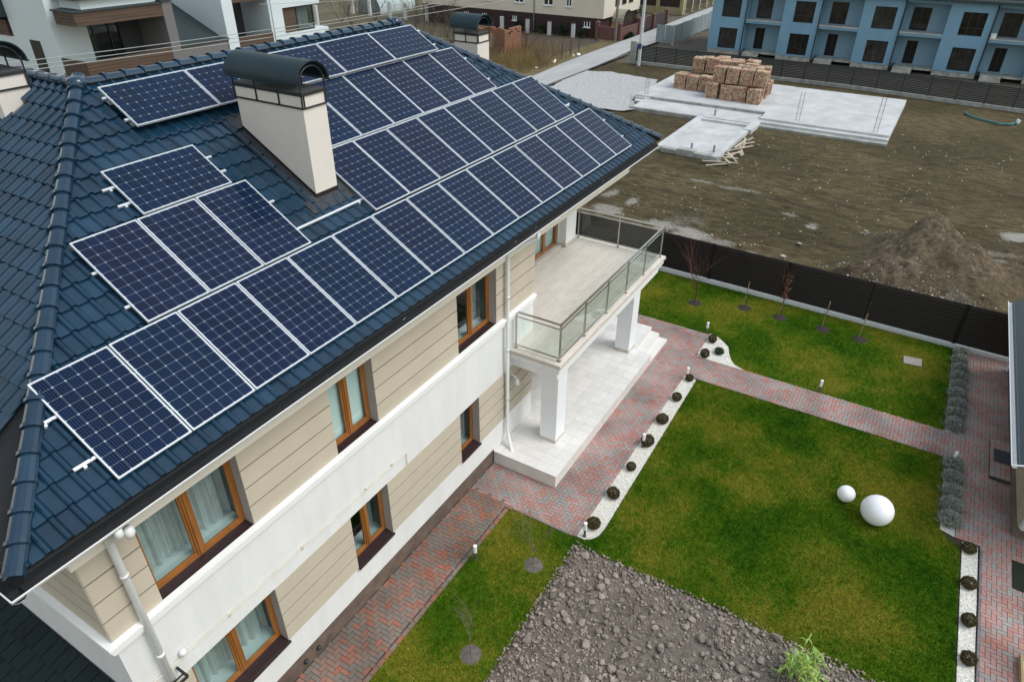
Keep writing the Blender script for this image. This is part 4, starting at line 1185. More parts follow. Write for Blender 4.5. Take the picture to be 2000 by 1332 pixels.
# ------------------------------------------------------------------ bollard lights, globes, hatch
lamp_w = M('opal_white', (0.86, 0.87, 0.88), .4, .02)
def bollard(x, y, lab, h=.46):
    o = empty('bollard_light', (x, y, .02), lab, 'garden light', 'small white topped bollard lights')
    b = MB(); b.lathe(0, 0, [(.05, 0), (.05, .012), (.032, .014), (.032, h * .5)], 12); inst('post', b.mesh('post', M_post), o)
    b = MB(); b.lathe(0, 0, [(.034, h * .5), (.042, h * .52), (.042, h * .95)], 12); inst('diffuser', b.mesh('diffuser', lamp_w), o)
    b = MB(); b.lathe(0, 0, [(.046, h * .95), (.046, h * .985), (.03, h)], 12); inst('cap', b.mesh('cap', lamp_w), o)
M_post = M('bollard_steel', (0.16, 0.16, 0.16), .35, .1, metal=.6)
bollard(18.45, -2.46, 'white topped bollard light at the far tip of the curved pebble corner')
bollard(15.40, -2.78, 'white topped bollard light at the far end of the shrub strip by the porch path')
bollard(11.65, -2.80, 'white topped bollard light halfway along the shrub strip by the porch path')
bollard(7.89, -2.82, 'white topped bollard light at the near rounded end of the shrub strip')
bollard(5.96, -0.96, 'white topped bollard light in the grass beside the house wall path')
bollard(16.90, -6.54, 'white topped bollard light beside the cross path on the fence lawn')
bollard(15.34, -10.26, 'white topped bollard light at the head of the nearer lavender row')
def globe(x, y, r, lab):
    bm = bmesh.new(); bmesh.ops.create_uvsphere(bm, u_segments=32, v_segments=20, radius=r); me = bpy.data.meshes.new('globe_lamp'); bm.to_mesh(me); bm.free()
    for p in me.polygons: p.use_smooth = True
    me.materials.append(lamp_w)
    o = empty('globe_lamp', (x, y, .02), lab, 'globe lamp', 'white globe lamps on the lawn')
    inst('globe', me, o, (0, 0, r * .96))
    inst('foot', MB().lathe(0, 0, [(r * .35, 0), (r * .35, r * .12)], 14).mesh('foot', M_post), o)
globe(12.44, -7.97, .215, 'smaller white globe lamp on the lawn')
globe(12.06, -8.70, .375, 'larger white globe lamp on the lawn')
b = MB(); b.prism(HATCH, 0, .055, 'z'); ho = b.build('inspection_cover', M('hatch', (0.33, 0.36, 0.33), .8, .2, 6, col2=(0.36, 0.26, 0.22)), None, label='pale concrete inspection cover set in the fence lawn', cat='cover'); fix_normals(ho)

# ------------------------------------------------------------------ young trees
bark = M('bark', (0.10, 0.065, 0.05), .9, .3, 10)
twig_r = M('red_twig', (0.12, 0.045, 0.035), .85, .2, 10)
pale_bark = M('pale_bark', (0.17, 0.135, 0.115), .9, .25, 10)
stake_m = M('stake_wood', (0.34, 0.25, 0.13), .8, .2, 10)
def branches(b, p, d, L, r, depth, rr, spread=.6, kids=3, curve=.15):
    pts = [p]; q = p.copy(); dd = d.copy(); n = 4
    for i in range(n):
        dd = (dd + Vector((rr.uniform(-1, 1), rr.uniform(-1, 1), rr.uniform(-.4, .8))) * curve).normalized()
        q = q + dd * (L / n); pts.append(q.copy())
    b.tube(pts, [r * (1 - .65 * i / n) for i in range(n + 1)], 5 if r > .008 else 3, cap=False)
    if depth == 0: return
    for k in range(kids):
        t = rr.uniform(.35, 1.0); i = min(n - 1, int(t * n)); base = pts[i].lerp(pts[i + 1], t * n - i)
        nd = (dd + Vector((rr.uniform(-1, 1), rr.uniform(-1, 1), rr.uniform(-.2, .6))) * spread).normalized()
        branches(b, base, nd, L * rr.uniform(.5, .8), r * .5, depth - 1, rr, spread, kids, curve)
soil_ring = M('ring_soil', (0.09, 0.075, 0.065), .95, .4, 12, .6, 50, col2=(0.17, .145, .13))
soil_dark = M('ring_soil_dark', (0.035, 0.028, 0.024), .95, .4, 12, .6, 50)
def soil_patch(x, y, r, m, lab):
    b = MB(); n = 22; ro = random.Random(int(x * 100))
    ring = [(x + r * (1 + ro.uniform(-.06, .06)) * math.cos(k * 6.2832 / n), y + r * (1 + ro.uniform(-.06, .06)) * math.sin(k * 6.2832 / n)) for k in range(n)]
    vs = [(px, py, .006) for px, py in ring] + [(x + (px - x) * .6, y + (py - y) * .6, .045 + ro.uniform(-.01, .015)) for px, py in ring] + [(x, y, .05)]
    fs = [(k, (k + 1) % n, n + (k + 1) % n, n + k) for k in range(n)] + [(n + k, n + (k + 1) % n, 2 * n) for k in range(n)]
    b.add(vs, fs); return b.build('soil_ring', m, None, smooth=True, kind='structure')
def young_tree(x, y, ring, lab, seed, h, trunk, r, m, stake=0, kids=4, spread=.7, depth=2, ringm=None, lean=(0, 0)):
    soil_patch(x, y, ring, ringm or soil_dark, '')
    o = empty('young_tree', (x, y, .04), lab, 'tree', 'young bare trees in soil rings')
    rr = random.Random(seed); b = MB()
    b.tube([(0, 0, 0), (lean[0] * .5, lean[1] * .5, trunk * .5), (lean[0], lean[1], trunk)], [r, r * .9, r * .8], 7, cap=False)
    inst('trunk', b.mesh('trunk', m), o)
    c = MB()
    for k in range(kids):
        d = Vector((rr.uniform(-1, 1) * spread, rr.uniform(-1, 1) * spread, 1)).normalized()
        branches(c, Vector((lean[0], lean[1], trunk * rr.uniform(.75, 1))), d, h - trunk, r * .55, depth, rr, .55, 4)
    inst('crown', c.mesh('crown', m), o)
    if stake:
        s = MB(); s.tube([(.10, .06, 0), (.12, .02, stake)], .016, 6); inst('stake', s.mesh('stake', stake_m), o)
    return o
young_tree(20.39, -1.40, .27, 'bare reddish young tree nearest the balcony by the brown fence', 3, 1.75, .42, .024, twig_r, 0, 5, .6, 2)
young_tree(20.99, -3.11, .27, 'short bare sapling with pale stake, second tree from the balcony along the fence', 4, .55, .3, .015, bark, 1.0, 2, .3, 1)
o = young_tree(20.96, -4.43, .27, 'slim young tree with withered red leaves, third from the balcony along the fence', 5, 1.75, .75, .016, twig_r, .95, 3, .12, 1)
wl_ = M('withered_leaf', (0.14, 0.045, 0.03), .8, .3, 20, rnd_amt=.3)
rl_ = np.random.default_rng(4); PV = []
for k in range(130):
    z = rl_.uniform(.75, 1.75); p = np.array([rl_.normal(0, .06), rl_.normal(0, .06), z]); q = rl_.normal(size=(3, 3)) * .028
    PV.append(p + q)
me = tri_mesh('withered_leaves', np.array(PV).reshape(-1, 3), wl_); inst('withered_leaves', me, o)
young_tree(20.93, -5.94, .28, 'thin bare sapling tied to a leaning stake, fourth along the fence', 6, .85, .4, .013, bark, 1.05, 2, .25, 1)
young_tree(20.90, -7.19, .28, 'staked bare sapling, the one farthest from the balcony along the fence', 7, .5, .3, .012, bark, .95, 2, .2, 1)
young_tree(6.52, -2.19, .24, 'bare young tree with upright twigs between the path corner and the dug plot', 8, 1.55, .52, .014, pale_bark, 0, 4, .45, 2, soil_ring)
young_tree(3.93, -2.20, .24, 'bare young tree in a soil ring at the bottom, nearest the house wall path', 19, 1.35, .55, .013, pale_bark, 0, 3, .35, 2, soil_ring)
def bare_bush(x, y, lab, seed, h, n, m, name='bare_bush', spread=.6, r=.010, depth=1, z=.05, grp=None):
    o = empty(name, (x, y, z), lab, 'bush', grp); rr = random.Random(seed); b = MB()
    for k in range(n):
        d = Vector((rr.uniform(-1, 1) * spread, rr.uniform(-1, 1) * spread, 1)).normalized()
        branches(b, Vector((rr.uniform(-.05, .05), rr.uniform(-.05, .05), 0)), d, h * rr.uniform(.7, 1), r, depth, rr, .6, 3)
    inst('twigs', b.mesh('twigs', m), o); return o
bare_bush(6.51, -4.66, 'small bare reddish bush in the middle of the dug plot', 3, .6, 4, twig_r, spread=.5, r=.007)
bare_bush(6.68, -6.55, 'thin dark twig standing in the right part of the dug plot', 6, .45, 2, twig_r, spread=.3, r=.006)
# maize-like clump
leaf_g = M('maize_leaf', (0.12, 0.34, 0.04), .6, .25, 8, col2=(0.40, 0.45, 0.10), rnd_amt=.2)
mz = empty('maize_clump', (6.85, -7.98, .04), 'bright green clump of strap leaves at the edge of the dug plot', 'plant'); rr = random.Random(2)
st = MB()
for k in range(30):
    x, y = rr.gauss(0, .20), rr.gauss(0, .20); h = rr.uniform(.5, .95)
    st.tube([(x, y, 0), (x + rr.uniform(-.04, .04), y + rr.uniform(-.04, .04), h)], [.010, .005], 5, cap=False)
    for q in range(6):
        z = h * rr.uniform(.3, 1.0); a = rr.uniform(0, 6.28); L = rr.uniform(.16, .34); w = rr.uniform(.012, .02)
        b = MB(); pts = []; d = Vector((math.cos(a), math.sin(a), 0)); s_ = Vector((-d.y, d.x, 0))
        for i in range(6):
            t = i / 5; p = Vector((x, y, z)) + d * (L * t * .75) + Vector((0, 0, L * (.75 * t - 1.0 * t * t)))
            ww = w * (1 - t ** 2) + .001; pts += [p - s_ * ww, p + s_ * ww]
        b.add(pts, [(2 * i, 2 * i + 1, 2 * i + 3, 2 * i + 2) for i in range(5)])
        inst('leaf', b.mesh('leaf', leaf_g), mz)
inst('stalks', st.mesh('stalks', leaf_g), mz)

# fallen yellow leaves along the grass edge
yl = M('yellow_leaf', (0.45, 0.30, 0.06), .8, .2, 9); ro = np.random.default_rng(8); PV = []
for k in range(120):
    x, y = (ro.uniform(2.5, 7.5), ro.choice([-2.74, -.84]) + ro.normal(0, .06)) if k < 90 else (ro.uniform(3, 15), ro.uniform(-9, -.9))
    a = ro.uniform(0, 6.28); s = ro.uniform(.012, .024); p = np.array([x, y, .06])
    PV.append(np.array([p, p + [s * math.cos(a), s * math.sin(a), .006], p + [s * math.cos(a + .9), s * math.sin(a + .9), .01]]))
tri_object('fallen_leaves', np.array(PV).reshape(-1, 3), yl, kind='stuff', label='small yellow fallen leaves along the grass edges', cat='leaves')
# ------------------------------------------------------------------ brown board fence
def fxl(y): return 22.40 + (y - 0.88) * (0.38 / 12.56)
bf = empty('board_fence', (fxl(-4), -4, 0), 'dark brown horizontal board fence on a white base behind the lawn', 'fence')
brown_m = M('fence_brown', (0.014, 0.010, 0.009), .5, .12, 3, 0, 40, rnd_amt=.1, spec=.3)
cap_dk = M('fence_cap', (0.05, 0.055, 0.06), .4, .1)
fpy = [7.39, 4.49, 1.58, -1.31, -4.20, -7.09, -9.97, -12.86, -15.7]
for i, y in enumerate(fpy):
    x = fxl(y)
    b = MB(); b.box(x - .035, x + .035, y - .045, y + .045, 0.10, 1.68); b.box(x - .045, x - .036, y - .06, y - .05, .17, 1.66); b.box(x - .045, x - .036, y + .05, y + .06, .17, 1.66)
    p = b.build('post', brown_m, bf)
    MB().box(x - .045, x + .045, y - .055, y + .055, 1.68, 1.70).build('post_cap', cap_dk, p)
nb = 10; zb0, zb1 = .19, 1.66
for i in range(len(fpy) - 1):
    ya, yb = fpy[i] - .05, fpy[i + 1] + .05
    xa, xb = fxl(ya), fxl(yb)
    for k in range(nb):
        z0 = zb0 + (zb1 - zb0) * k / nb; z1 = zb0 + (zb1 - zb0) * (k + 1) / nb + .012
        b = MB()
        pr = [(-.046, z0 + .004), (-.052, z0 + .016), (-.016, z1 - .022), (.004, z1), (.018, z1 - .015), (.004, z0)]
        n = len(pr)
        vs = [(xa + d, ya, z) for d, z in pr] + [(xb + d, yb, z) for d, z in pr]
        b.add(vs, [tuple(range(n)), tuple(range(2 * n - 1, n - 1, -1))] + [(q, q + n, (q + 1) % n + n, (q + 1) % n) for q in range(n)])
        o = b.build('board', brown_m, bf)
    b = MB(); b.add([(xa - .11, ya + .05, 0), (xb - .11, yb - .05, 0), (xb + .09, yb - .05, 0), (xa + .09, ya + .05, 0), (xa - .11, ya + .05, .165), (xb - .11, yb - .05, .165), (xb + .09, yb - .05, .165), (xa + .09, ya + .05, .165)],
                    [(4, 5, 6, 7), (0, 1, 5, 4), (2, 3, 7, 6), (3, 0, 4, 7), (1, 2, 6, 5)])
    bo = b.build('base_block', M('fence_base', (0.70, 0.72, 0.73), .6, .06, 3) if i == 0 else MATS['fence_base'], bf); fix_normals(bo)

# ------------------------------------------------------------------ garage at the right edge
gar = empty('garage', (17, -12.5, 0), 'low outbuilding with dark blue roof and white gutter at the right edge', 'building')
gw = M('garage_wall', (0.36, 0.30, 0.20), .8, .1, 2)
MB().box(13.33, 21.3, -16, -11.66, .30, 2.6).build('wall', gw, gar)
MB().box(13.27, 21.36, -16, -11.60, 0, .30).build('plinth', plinth_m, gar)
rbm = M('garage_roof_metal', (0.012, 0.030, 0.036), .45, .2, 2)
b = MB(); b.prism([(-10.93, 2.44), (-15.0, 4.3), (-15.0, 4.22), (-10.93, 2.36)], 12.70, 21.35, 'x'); gr = b.build('roof', rbm, gar); fix_normals(gr)
tan_g = (4.3 - 2.44) / 4.07
for k in range(7):
    y = -10.95 - k * .34
    MB().box(12.70, 21.35, y - .02, y + .015, 2.44 + (-10.93 - y) * tan_g + .004, 2.44 + (-10.93 - y) * tan_g + .028).build('tile_course', rbm, gr)
b = MB(); n = 6; c, z, r = -10.88, 2.40, .06
pr = [(c + r * math.cos(math.pi * k / n), z - r * math.sin(math.pi * k / n)) for k in range(n + 1)]
for k in range(n): b.quad((12.68, *pr[k]), (21.4, *pr[k]), (21.4, *pr[k + 1]), (12.68, *pr[k + 1]))
b.tube([(12.68, c + r, z), (21.4, c + r, z)], .01, 6); b.tube([(12.68, c + r, z), (12.68, -13, z + .75)], .022, 6)
b.build('gutter', gut_w, gar)
b = MB(); b.tube([(21.2, -10.9, 2.34), (21.2, -11.55, 2.1), (21.2, -11.57, .1)], .04, 8); b.build('downpipe', gut_w, gar)
b = MB()
for k in range(9): b.box(13.20, 13.26, -12.4, -11.70, .35 + k * .075, .35 + k * .075 + .06)
b.box(13.262, 13.328, -12.42, -11.68, .32, 1.06); b.build('louvre', M('louvre', (0.55, 0.58, 0.58), .5, .05), gar)
MB().box(13.7, 15.2, -11.655, -11.62, 1.1, 2.2).build('window', iron_m, gar)
MB().box(17.6, 18.6, -11.655, -11.62, .32, 2.3).build('door', M('garage_door', (0.42, 0.42, 0.40), .5, .05), gar)
st_ = empty('door_step', (16.1, -11.35, 0), 'low brick door step with a dark mat against the outbuilding', 'step')
MB().box(15.25, 16.95, -11.58, -11.13, .03, .15, 'b').build('step_core', joint_m, st_)
for i in range(8):
    for j in range(4):
        MB().cbox(15.235 + i * .215, 15.235 + i * .215 + .208, -11.59 + j * .118, -11.59 + j * .118 + .111, .146, .17, .005).build('brick', paver_m, st_)
MB().cbox(15.92, 16.50, -11.575, -11.2, .17, .185, .004).build('mat', M('rubber_mat', (0.035, 0.042, 0.048), .8, .2, 20, .4, 90), st_)
tag(MB().cbox(11.50, 12.42, -12.6, -11.63, .03, .06, .01).build('turf_mat', M('dark_turf', (0.006, 0.014, 0.005), .9, .4, 30, .8, 60)), 'dark green turf mat lying on the paving at the right edge', 'mat')
fr = empty('wooden_tray', (9.4, -12.0, .04), 'wooden framed white tray cut by the right edge near the bottom', 'tray')
b = MB(); b.box(8.9, 9.62, -11.76, -11.71, .04, .16); b.box(9.57, 9.62, -12.5, -11.76, .04, .16); b.box(8.9, 8.95, -12.5, -11.76, .04, .16); b.build('frame', stake_m, fr)
MB().box(8.95, 9.57, -12.5, -11.76, .04, .07).build('panel', lamp_w, fr)

# ------------------------------------------------------------------ empty building lot
HUMPS = [(28.7, -8.25, 1.75, 1.6, 1.55), (26.0, -7.45, .92, 1.1, 1.4), (27.9, -10.3, .95, 1.7, 1.6), (25.4, -6.1, .28, .9, 1.2), (25.6, -9.6, .35, 1.1, 1.5), (31, -13.5, .5, 2.5, 2)]
RUTS = [(27.5, .10, 0.0), (29.2, -.05, 1.0), (31.5, .12, 2.2), (34.0, .02, .5), (36.0, .16, 3.1), (39.0, -.04, 4.2), (41.5, .1, 5.0), (44.0, .02, 2.8)]
def ruts(x, y):
    r = 0
    for x0, s, ph in RUTS:
        c = x0 + s * y + .9 * math.sin(y * .22 + ph) + .12 * mnoise.noise(Vector((y * .8, ph, 0)))
        for d in (-.8, .8):
            t = (x - c - d) / .22
            if abs(t) < 2.5: r = max(r, math.exp(-t * t) * (.45 + .55 * mnoise.noise(Vector((y * .35, ph * 7, d)))))
    return max(0, r)
def lot_h(x, y):
    e = min(1, max(0, (x - 22.5) / .8))
    v = Vector((x * .28, y * .28, 0))
    h = .10 * mnoise.noise(v) + .07 * mnoise.noise(v * 3.7) + .045 * mnoise.noise(v * 9) + .03 * mnoise.noise(v * 19)
    for cx, cy, A, sx, sy in HUMPS:
        g = math.exp(-(((x - cx) / sx) ** 2 + ((y - cy) / sy) ** 2))
        h += A * g * (1 + .30 * mnoise.noise(Vector((x * 1.4, y * 1.4, 4)))) + .16 * g * mnoise.noise(Vector((x * 3.5, y * 3.5, 2))) + .07 * g * mnoise.noise(Vector((x * 9, y * 9, 2)))
    h = max(h - .055 * ruts(x, y), -.035)
    return h * e * (1 if x < 44 else max(.15, 1 - (x - 44) / 3))
PALE = [(25.6, 3.2, 1.2, 1.6, .55), (27.8, 1.6, 1.6, 1.4, .5), (25.0, .6, 1.0, 1.2, .6), (24.6, -1.6, .9, 1.3, .55), (29.4, 6.2, .9, .5, .8), (28.9, 4.7, .9, .35, .9), (27.3, 5.4, .8, 1.0, .9), (26.9, 2.3, .75, 1.1, .9), (26.6, .9, .8, 1.2, 1.0), (26.3, -.6, .6, .9, .8), (25.8, -2.3, .5, .7, .9), (33.7, .6, .35, 1.6, .7), (33.9, 2.6, .3, 1.0, .7),
        (33.9, -12.2, .8, .9, 1.2), (30.2, -11.0, .35, .7, .8), (31.2, -11.5, .5, .9, .6), (30.5, -3.8, .5, .35, .9), (31.4, -2.5, .25, .6, .7), (30.9, -6.0, .22, .28, 1.0), (24.6, -8.8, .5, .8, .6), (25.2, -9.9, .5, .6, .5)]
def lot_mesh():
    b = MB(); cols = []
    xs = np.concatenate([np.arange(22.52, 36, .14), np.arange(36, 62.4, .4)]); ys = np.concatenate([np.arange(-30, -14, .8), np.arange(-14, 8, .16), np.arange(8, 20.7, .4)])
    for x in xs:
        for y in ys:
            b.v.append((x, y, lot_h(x, y)))
            p = 0
            nn = mnoise.noise(Vector((x * 1.9, y * 1.9, 9))) * .6 + mnoise.noise(Vector((x * 6, y * 6, 3))) * .5
            for cx, cy, sx, sy, A in PALE:
                q = ((x - cx) / sx) ** 2 + ((y - cy) / sy) ** 2
                p = max(p, A * max(0, min(1, 1.25 - q + nn)))
            g = .5 + .5 * mnoise.noise(Vector((x * .35, y * .35, 20))) + .3 * mnoise.noise(Vector((x * 1.4, y * 1.4, 2)))
            track = ruts(x, y)
            m = 0
            for cx, cy, A, sx, sy in HUMPS: m = max(m, min(1, 1.4 * A * math.exp(-(((x - cx) / sx) ** 2 + ((y - cy) / sy) ** 2))))
            cols.append((p, max(0, min(1, g)) * (1 - m), m, track))
    ny = len(ys)
    for i in range(len(xs) - 1):
        for j in range(ny - 1):
            a = i * ny + j; b.f.append((a, a + ny, a + ny + 1, a + 1)); b.m.append(0)
    m = bpy.data.materials.new('lot_earth'); m.use_nodes = True
    n = m.node_tree.nodes; l = m.node_tree.links; bs = n['Principled BSDF']; bs.inputs['Roughness'].default_value = .95; bs.inputs['Specular IOR Level'].default_value = .2
    at = n.new('ShaderNodeAttribute'); at.attribute_name = 'soil'; sp = n.new('ShaderNodeSeparateColor'); l.new(at.outputs['Color'], sp.inputs[0])
    g = n.new('ShaderNodeNewGeometry')
    mp = n.new('ShaderNodeMapping'); mp.inputs['Rotation'].default_value = (0, 0, .35); mp.inputs['Scale'].default_value = (2.2, .7, 1); l.new(g.outputs['Position'], mp.inputs['Vector'])
    nz = n.new('ShaderNodeTexNoise'); nz.inputs['Scale'].default_value = 1.6; nz.inputs['Detail'].default_value = 10; nz.inputs['Roughness'].default_value = .75; l.new(mp.outputs['Vector'], nz.inputs['Vector'])
    rp = n.new('ShaderNodeValToRGB'); e = rp.color_ramp.elements; e[0].position = .36; e[0].color = rgb(.030, .022, .010); e[1].position = .66; e[1].color = rgb(.185, .142, .076)
    l.new(nz.outputs['Fac'], rp.inputs['Fac'])
    def mix(fac, a, bcol, scale=1.0):
        x = n.new('ShaderNodeMix'); x.data_type = 'RGBA'
        if scale != 1.0:
            mm = n.new('ShaderNodeMath'); mm.operation = 'MULTIPLY'; mm.inputs[1].default_value = scale; l.new(fac, mm.inputs[0]); fac = mm.outputs[0]
        l.new(fac, x.inputs['Factor']); l.new(a, x.inputs['A']); x.inputs['B'].default_value = rgb(*bcol); return x.outputs['Result']
    zn = n.new('ShaderNodeTexNoise'); zn.inputs['Scale'].default_value = .16; zn.inputs['Detail'].default_value = 5; l.new(g.outputs['Position'], zn.inputs['Vector'])
    zr = n.new('ShaderNodeMapRange'); zr.inputs['From Min'].default_value = .35; zr.inputs['From Max'].default_value = .65; zr.inputs['To Min'].default_value = .62; zr.inputs['To Max'].default_value = 1.25; l.new(zn.outputs['Fac'], zr.inputs['Value'])
    zh = n.new('ShaderNodeHueSaturation'); l.new(rp.outputs['Color'], zh.inputs['Color']); l.new(zr.outputs['Result'], zh.inputs['Value'])
    c = mix(sp.outputs[1], zh.outputs['Color'], (.088, .076, .026), .4)
    c = mix(at.outputs['Alpha'], c, (.040, .030, .018), .75)
    c2 = n.new('ShaderNodeMix'); c2.data_type = 'RGBA'; c2.blend_type = 'MIX'
    n3 = n.new('ShaderNodeTexNoise'); n3.inputs['Scale'].default_value = 5; n3.inputs['Detail'].default_value = 8; l.new(g.outputs['Position'], n3.inputs['Vector'])
    r3 = n.new('ShaderNodeValToRGB'); r3.color_ramp.elements[0].position = .35; r3.color_ramp.elements[0].color = rgb(.095, .072, .045); r3.color_ramp.elements[1].position = .7; r3.color_ramp.elements[1].color = rgb(.225, .178, .120); l.new(n3.outputs['Fac'], r3.inputs['Fac'])
    l.new(sp.outputs[2], c2.inputs['Factor']); l.new(c, c2.inputs['A']); l.new(r3.outputs['Color'], c2.inputs['B'])
    pn = n.new('ShaderNodeTexNoise'); pn.inputs['Scale'].default_value = 14; pn.inputs['Detail'].default_value = 6; pn.inputs['Roughness'].default_value = .8; l.new(g.outputs['Position'], pn.inputs['Vector'])
    pa = n.new('ShaderNodeMath'); pa.operation = 'MULTIPLY_ADD'; pa.inputs[1].default_value = .66; pa.inputs[2].default_value = 0; l.new(sp.outputs[0], pa.inputs[0])
    pb = n.new('ShaderNodeMath'); pb.operation = 'MULTIPLY_ADD'; pb.inputs[1].default_value = 1.6; l.new(pn.outputs['Fac'], pb.inputs[0]); l.new(pa.outputs[0], pb.inputs[2]); pa = pb
    pr_ = n.new('ShaderNodeMapRange'); pr_.inputs['From Min'].default_value = 1.06; pr_.inputs['From Max'].default_value = 1.5; l.new(pa.outputs[0], pr_.inputs['Value'])
    c = mix(pr_.outputs['Result'], c2.outputs['Result'], (.46, .44, .39), .8)
    # fine pale grit
    vz = n.new('ShaderNodeTexVoronoi'); vz.inputs['Scale'].default_value = 6; l.new(g.outputs['Position'], vz.inputs['Vector'])
    lt = n.new('ShaderNodeMath'); lt.operation = 'LESS_THAN'; lt.inputs[1].default_value = .11; l.new(vz.outputs['Distance'], lt.inputs[0])
    c = mix(lt.outputs[0], c, (.30, .26, .20), .35)
    l.new(c, bs.inputs['Base Color'])
    bp = n.new('ShaderNodeBump'); bp.inputs['Strength'].default_value = 1.0; bp.inputs['Distance'].default_value = .22; l.new(nz.outputs['Fac'], bp.inputs['Height']); l.new(bp.outputs['Normal'], bs.inputs['Normal'])
    o = b.build('building_lot', m, smooth=True)
    ca = o.data.color_attributes.new('soil', 'FLOAT_COLOR', 'POINT')
    ca.data.foreach_set('color', np.array(cols, np.float32).ravel())
    return tag(o, kind='structure')
lot_mesh()
stone_m = M('pale_stone', (0.22, 0.185, 0.145), .9, .3, 1.5, col2=(.50, .46, .40), rnd_amt=.35)
rs = random.Random(3); out = []
for k in range(9000):
    x = 22.8 + 30 * rs.random() ** 1.8; y = rs.uniform(-13.5, 9) if x < 36 else rs.uniform(-12, 3)
    s = .014 + .05 * rs.random() ** 4
    if k % 9 == 0:
        x, y = rs.gauss(24.7, .7), rs.gauss(-8.6, 1.4); s = .010 + .045 * rs.random() ** 2.5
        if x < 22.6: continue
    if k % 9 and mnoise.noise(Vector((x * .45, y * .45, 31))) + .5 * mnoise.noise(Vector((x * 1.7, y * 1.7, 5))) < rs.uniform(-.35, .45): continue
    P, F = rs.choice(clods_lo)
    Q = P * s * np.array([rs.uniform(.8, 1.6), rs.uniform(.8, 1.4), .7]) + np.array([x, y, lot_h(x, y) + s * .25])
    for f in F: out.append(Q[list(f)])
tri_object('loose_stones', np.array(out).reshape(-1, 3), stone_m, kind='stuff', label='pale loose stones strewn over the brown building lot', cat='stones')
rock_labs = [(28.0, -3.65, .13, 'pale boulder lying alone left of the earth mound'), (26.4, -3.3, .16, 'pale flat stone behind the fence left of the mound'), (31.0, -6.0, .14, 'white boulder just behind the top of the mound'), (30.8, -9.7, .2, 'pale block of rubble to the right of the mound'), (29.8, -9.6, .14, 'smaller pale rubble block in front of the other right of the mound')]
for x, y, s, lab in rock_labs:
    o = inst('boulder', clod_me[3], None, (x, y, lot_h(x, y) + s * .3), label=lab, cat='stone'); o.scale = (s, s * 1.3, s)
    o.data = o.data.copy(); o.data.materials[0] = stone_m
o = tag(MB().lathe(25.1, -5.2, [(.10, lot_h(25.1, -5.2)), (.11, lot_h(25.1, -5.2) + .03), (.10, lot_h(25.1, -5.2) + .16)], 12).build('bucket', M('blue_plastic', (0.10, 0.30, .42), .4)), 'small light blue bucket left of the earth mound', 'bucket')
bare_bush(24.3, -3.6, 'heap of dry thorny cut branches behind the brown fence', 12, .7, 16, bark, 'brush_heap', 2.2, .014, 1, lot_h(24.3, -3.6))
b = MB(); hp = [(58.2, -9.2), (57.6, -9.3), (56.9, -9.8), (56.3, -10.6), (55.9, -11.3), (56.2, -12.0), (56.8, -12.3)]
b.tube([(x, y, .10 + lot_h(x, y)) for x, y in hp], .07, 6); tag(b.build('hose', M('hose_green', (0.02, 0.16, 0.17), .5)), 'blue green hose lying on the earth by the slatted fence', 'hose')
tag(MB().add(*(lambda P, F: ([tuple(p * .35 + np.array([56.8, -12.4, .2])) for p in P], F))(*clods_lo[2])).build('crumpled_bag', M('bag_white', (.6, .66, .7), .5)), 'crumpled white bag at the end of the hose', 'bag')

# gravel apron, road
gp = [(49.6, 20.3), (52.5, 20.75), (56.0, 20.7), (56.9, 18.4), (56.4, 15.5), (56.1, 13.8), (53.7, 13.1), (50.8, 13.3), (48.4, 12.7), (45.8, 11.6), (45.0, 12.1), (44.6, 13.8), (43.5, 17), (44.5, 20.3)]
gp2 = []
for i in range(len(gp)):
    (xa, ya), (xb, yb) = gp[i], gp[(i + 1) % len(gp)]
    for t in range(6):
        x, y = xa + (xb - xa) * t / 6, ya + (yb - ya) * t / 6; gp2.append((x + .25 * mnoise.noise(Vector((x, y, 1))), y + .25 * mnoise.noise(Vector((x, y, 8)))))
tag(poly_sheet('gravel_apron', gp2, .16, M('grey_gravel', (0.26, 0.26, 0.26), .95, .3, 5, .8, 14, col2=(.52, .52, .52), det=10)), kind='structure')
road_m = M('road_concrete', (0.38, 0.38, 0.375), .9, .12, .5, .15, 9, stretch=(.25, 1, 1))
rp_ = [(20, 20.83), (50, 20.83), (53, 20.80), (57.6, 20.75), (62.3, 20.8), (67.7, 21.0), (74, 20.6), (90, 20.5), (140, 20.4), (140, 24.6), (100, 24.7), (84, 24.3), (76, 24.1), (64, 24.05), (58, 23.9), (52.3, 23.5), (20, 23.4)]
tag(poly_sheet('road', rp_, .175, road_m), kind='structure')
b = MB(); prev = None
for i in range(60):
    x = 22 + i * .75; w = .15 + .1 * mnoise.noise(Vector((x, 0, 0)))
    a = ((x, 20.83 - w - .15, .172), (x, 20.83, .172))
    if prev: b.quad(prev[0], a[0], a[1], prev[1])
    prev = a
tag(b.build('road_edge', M('road_edge_soil', (.10, .095, .085), .95, .4, 3)), kind='structure')

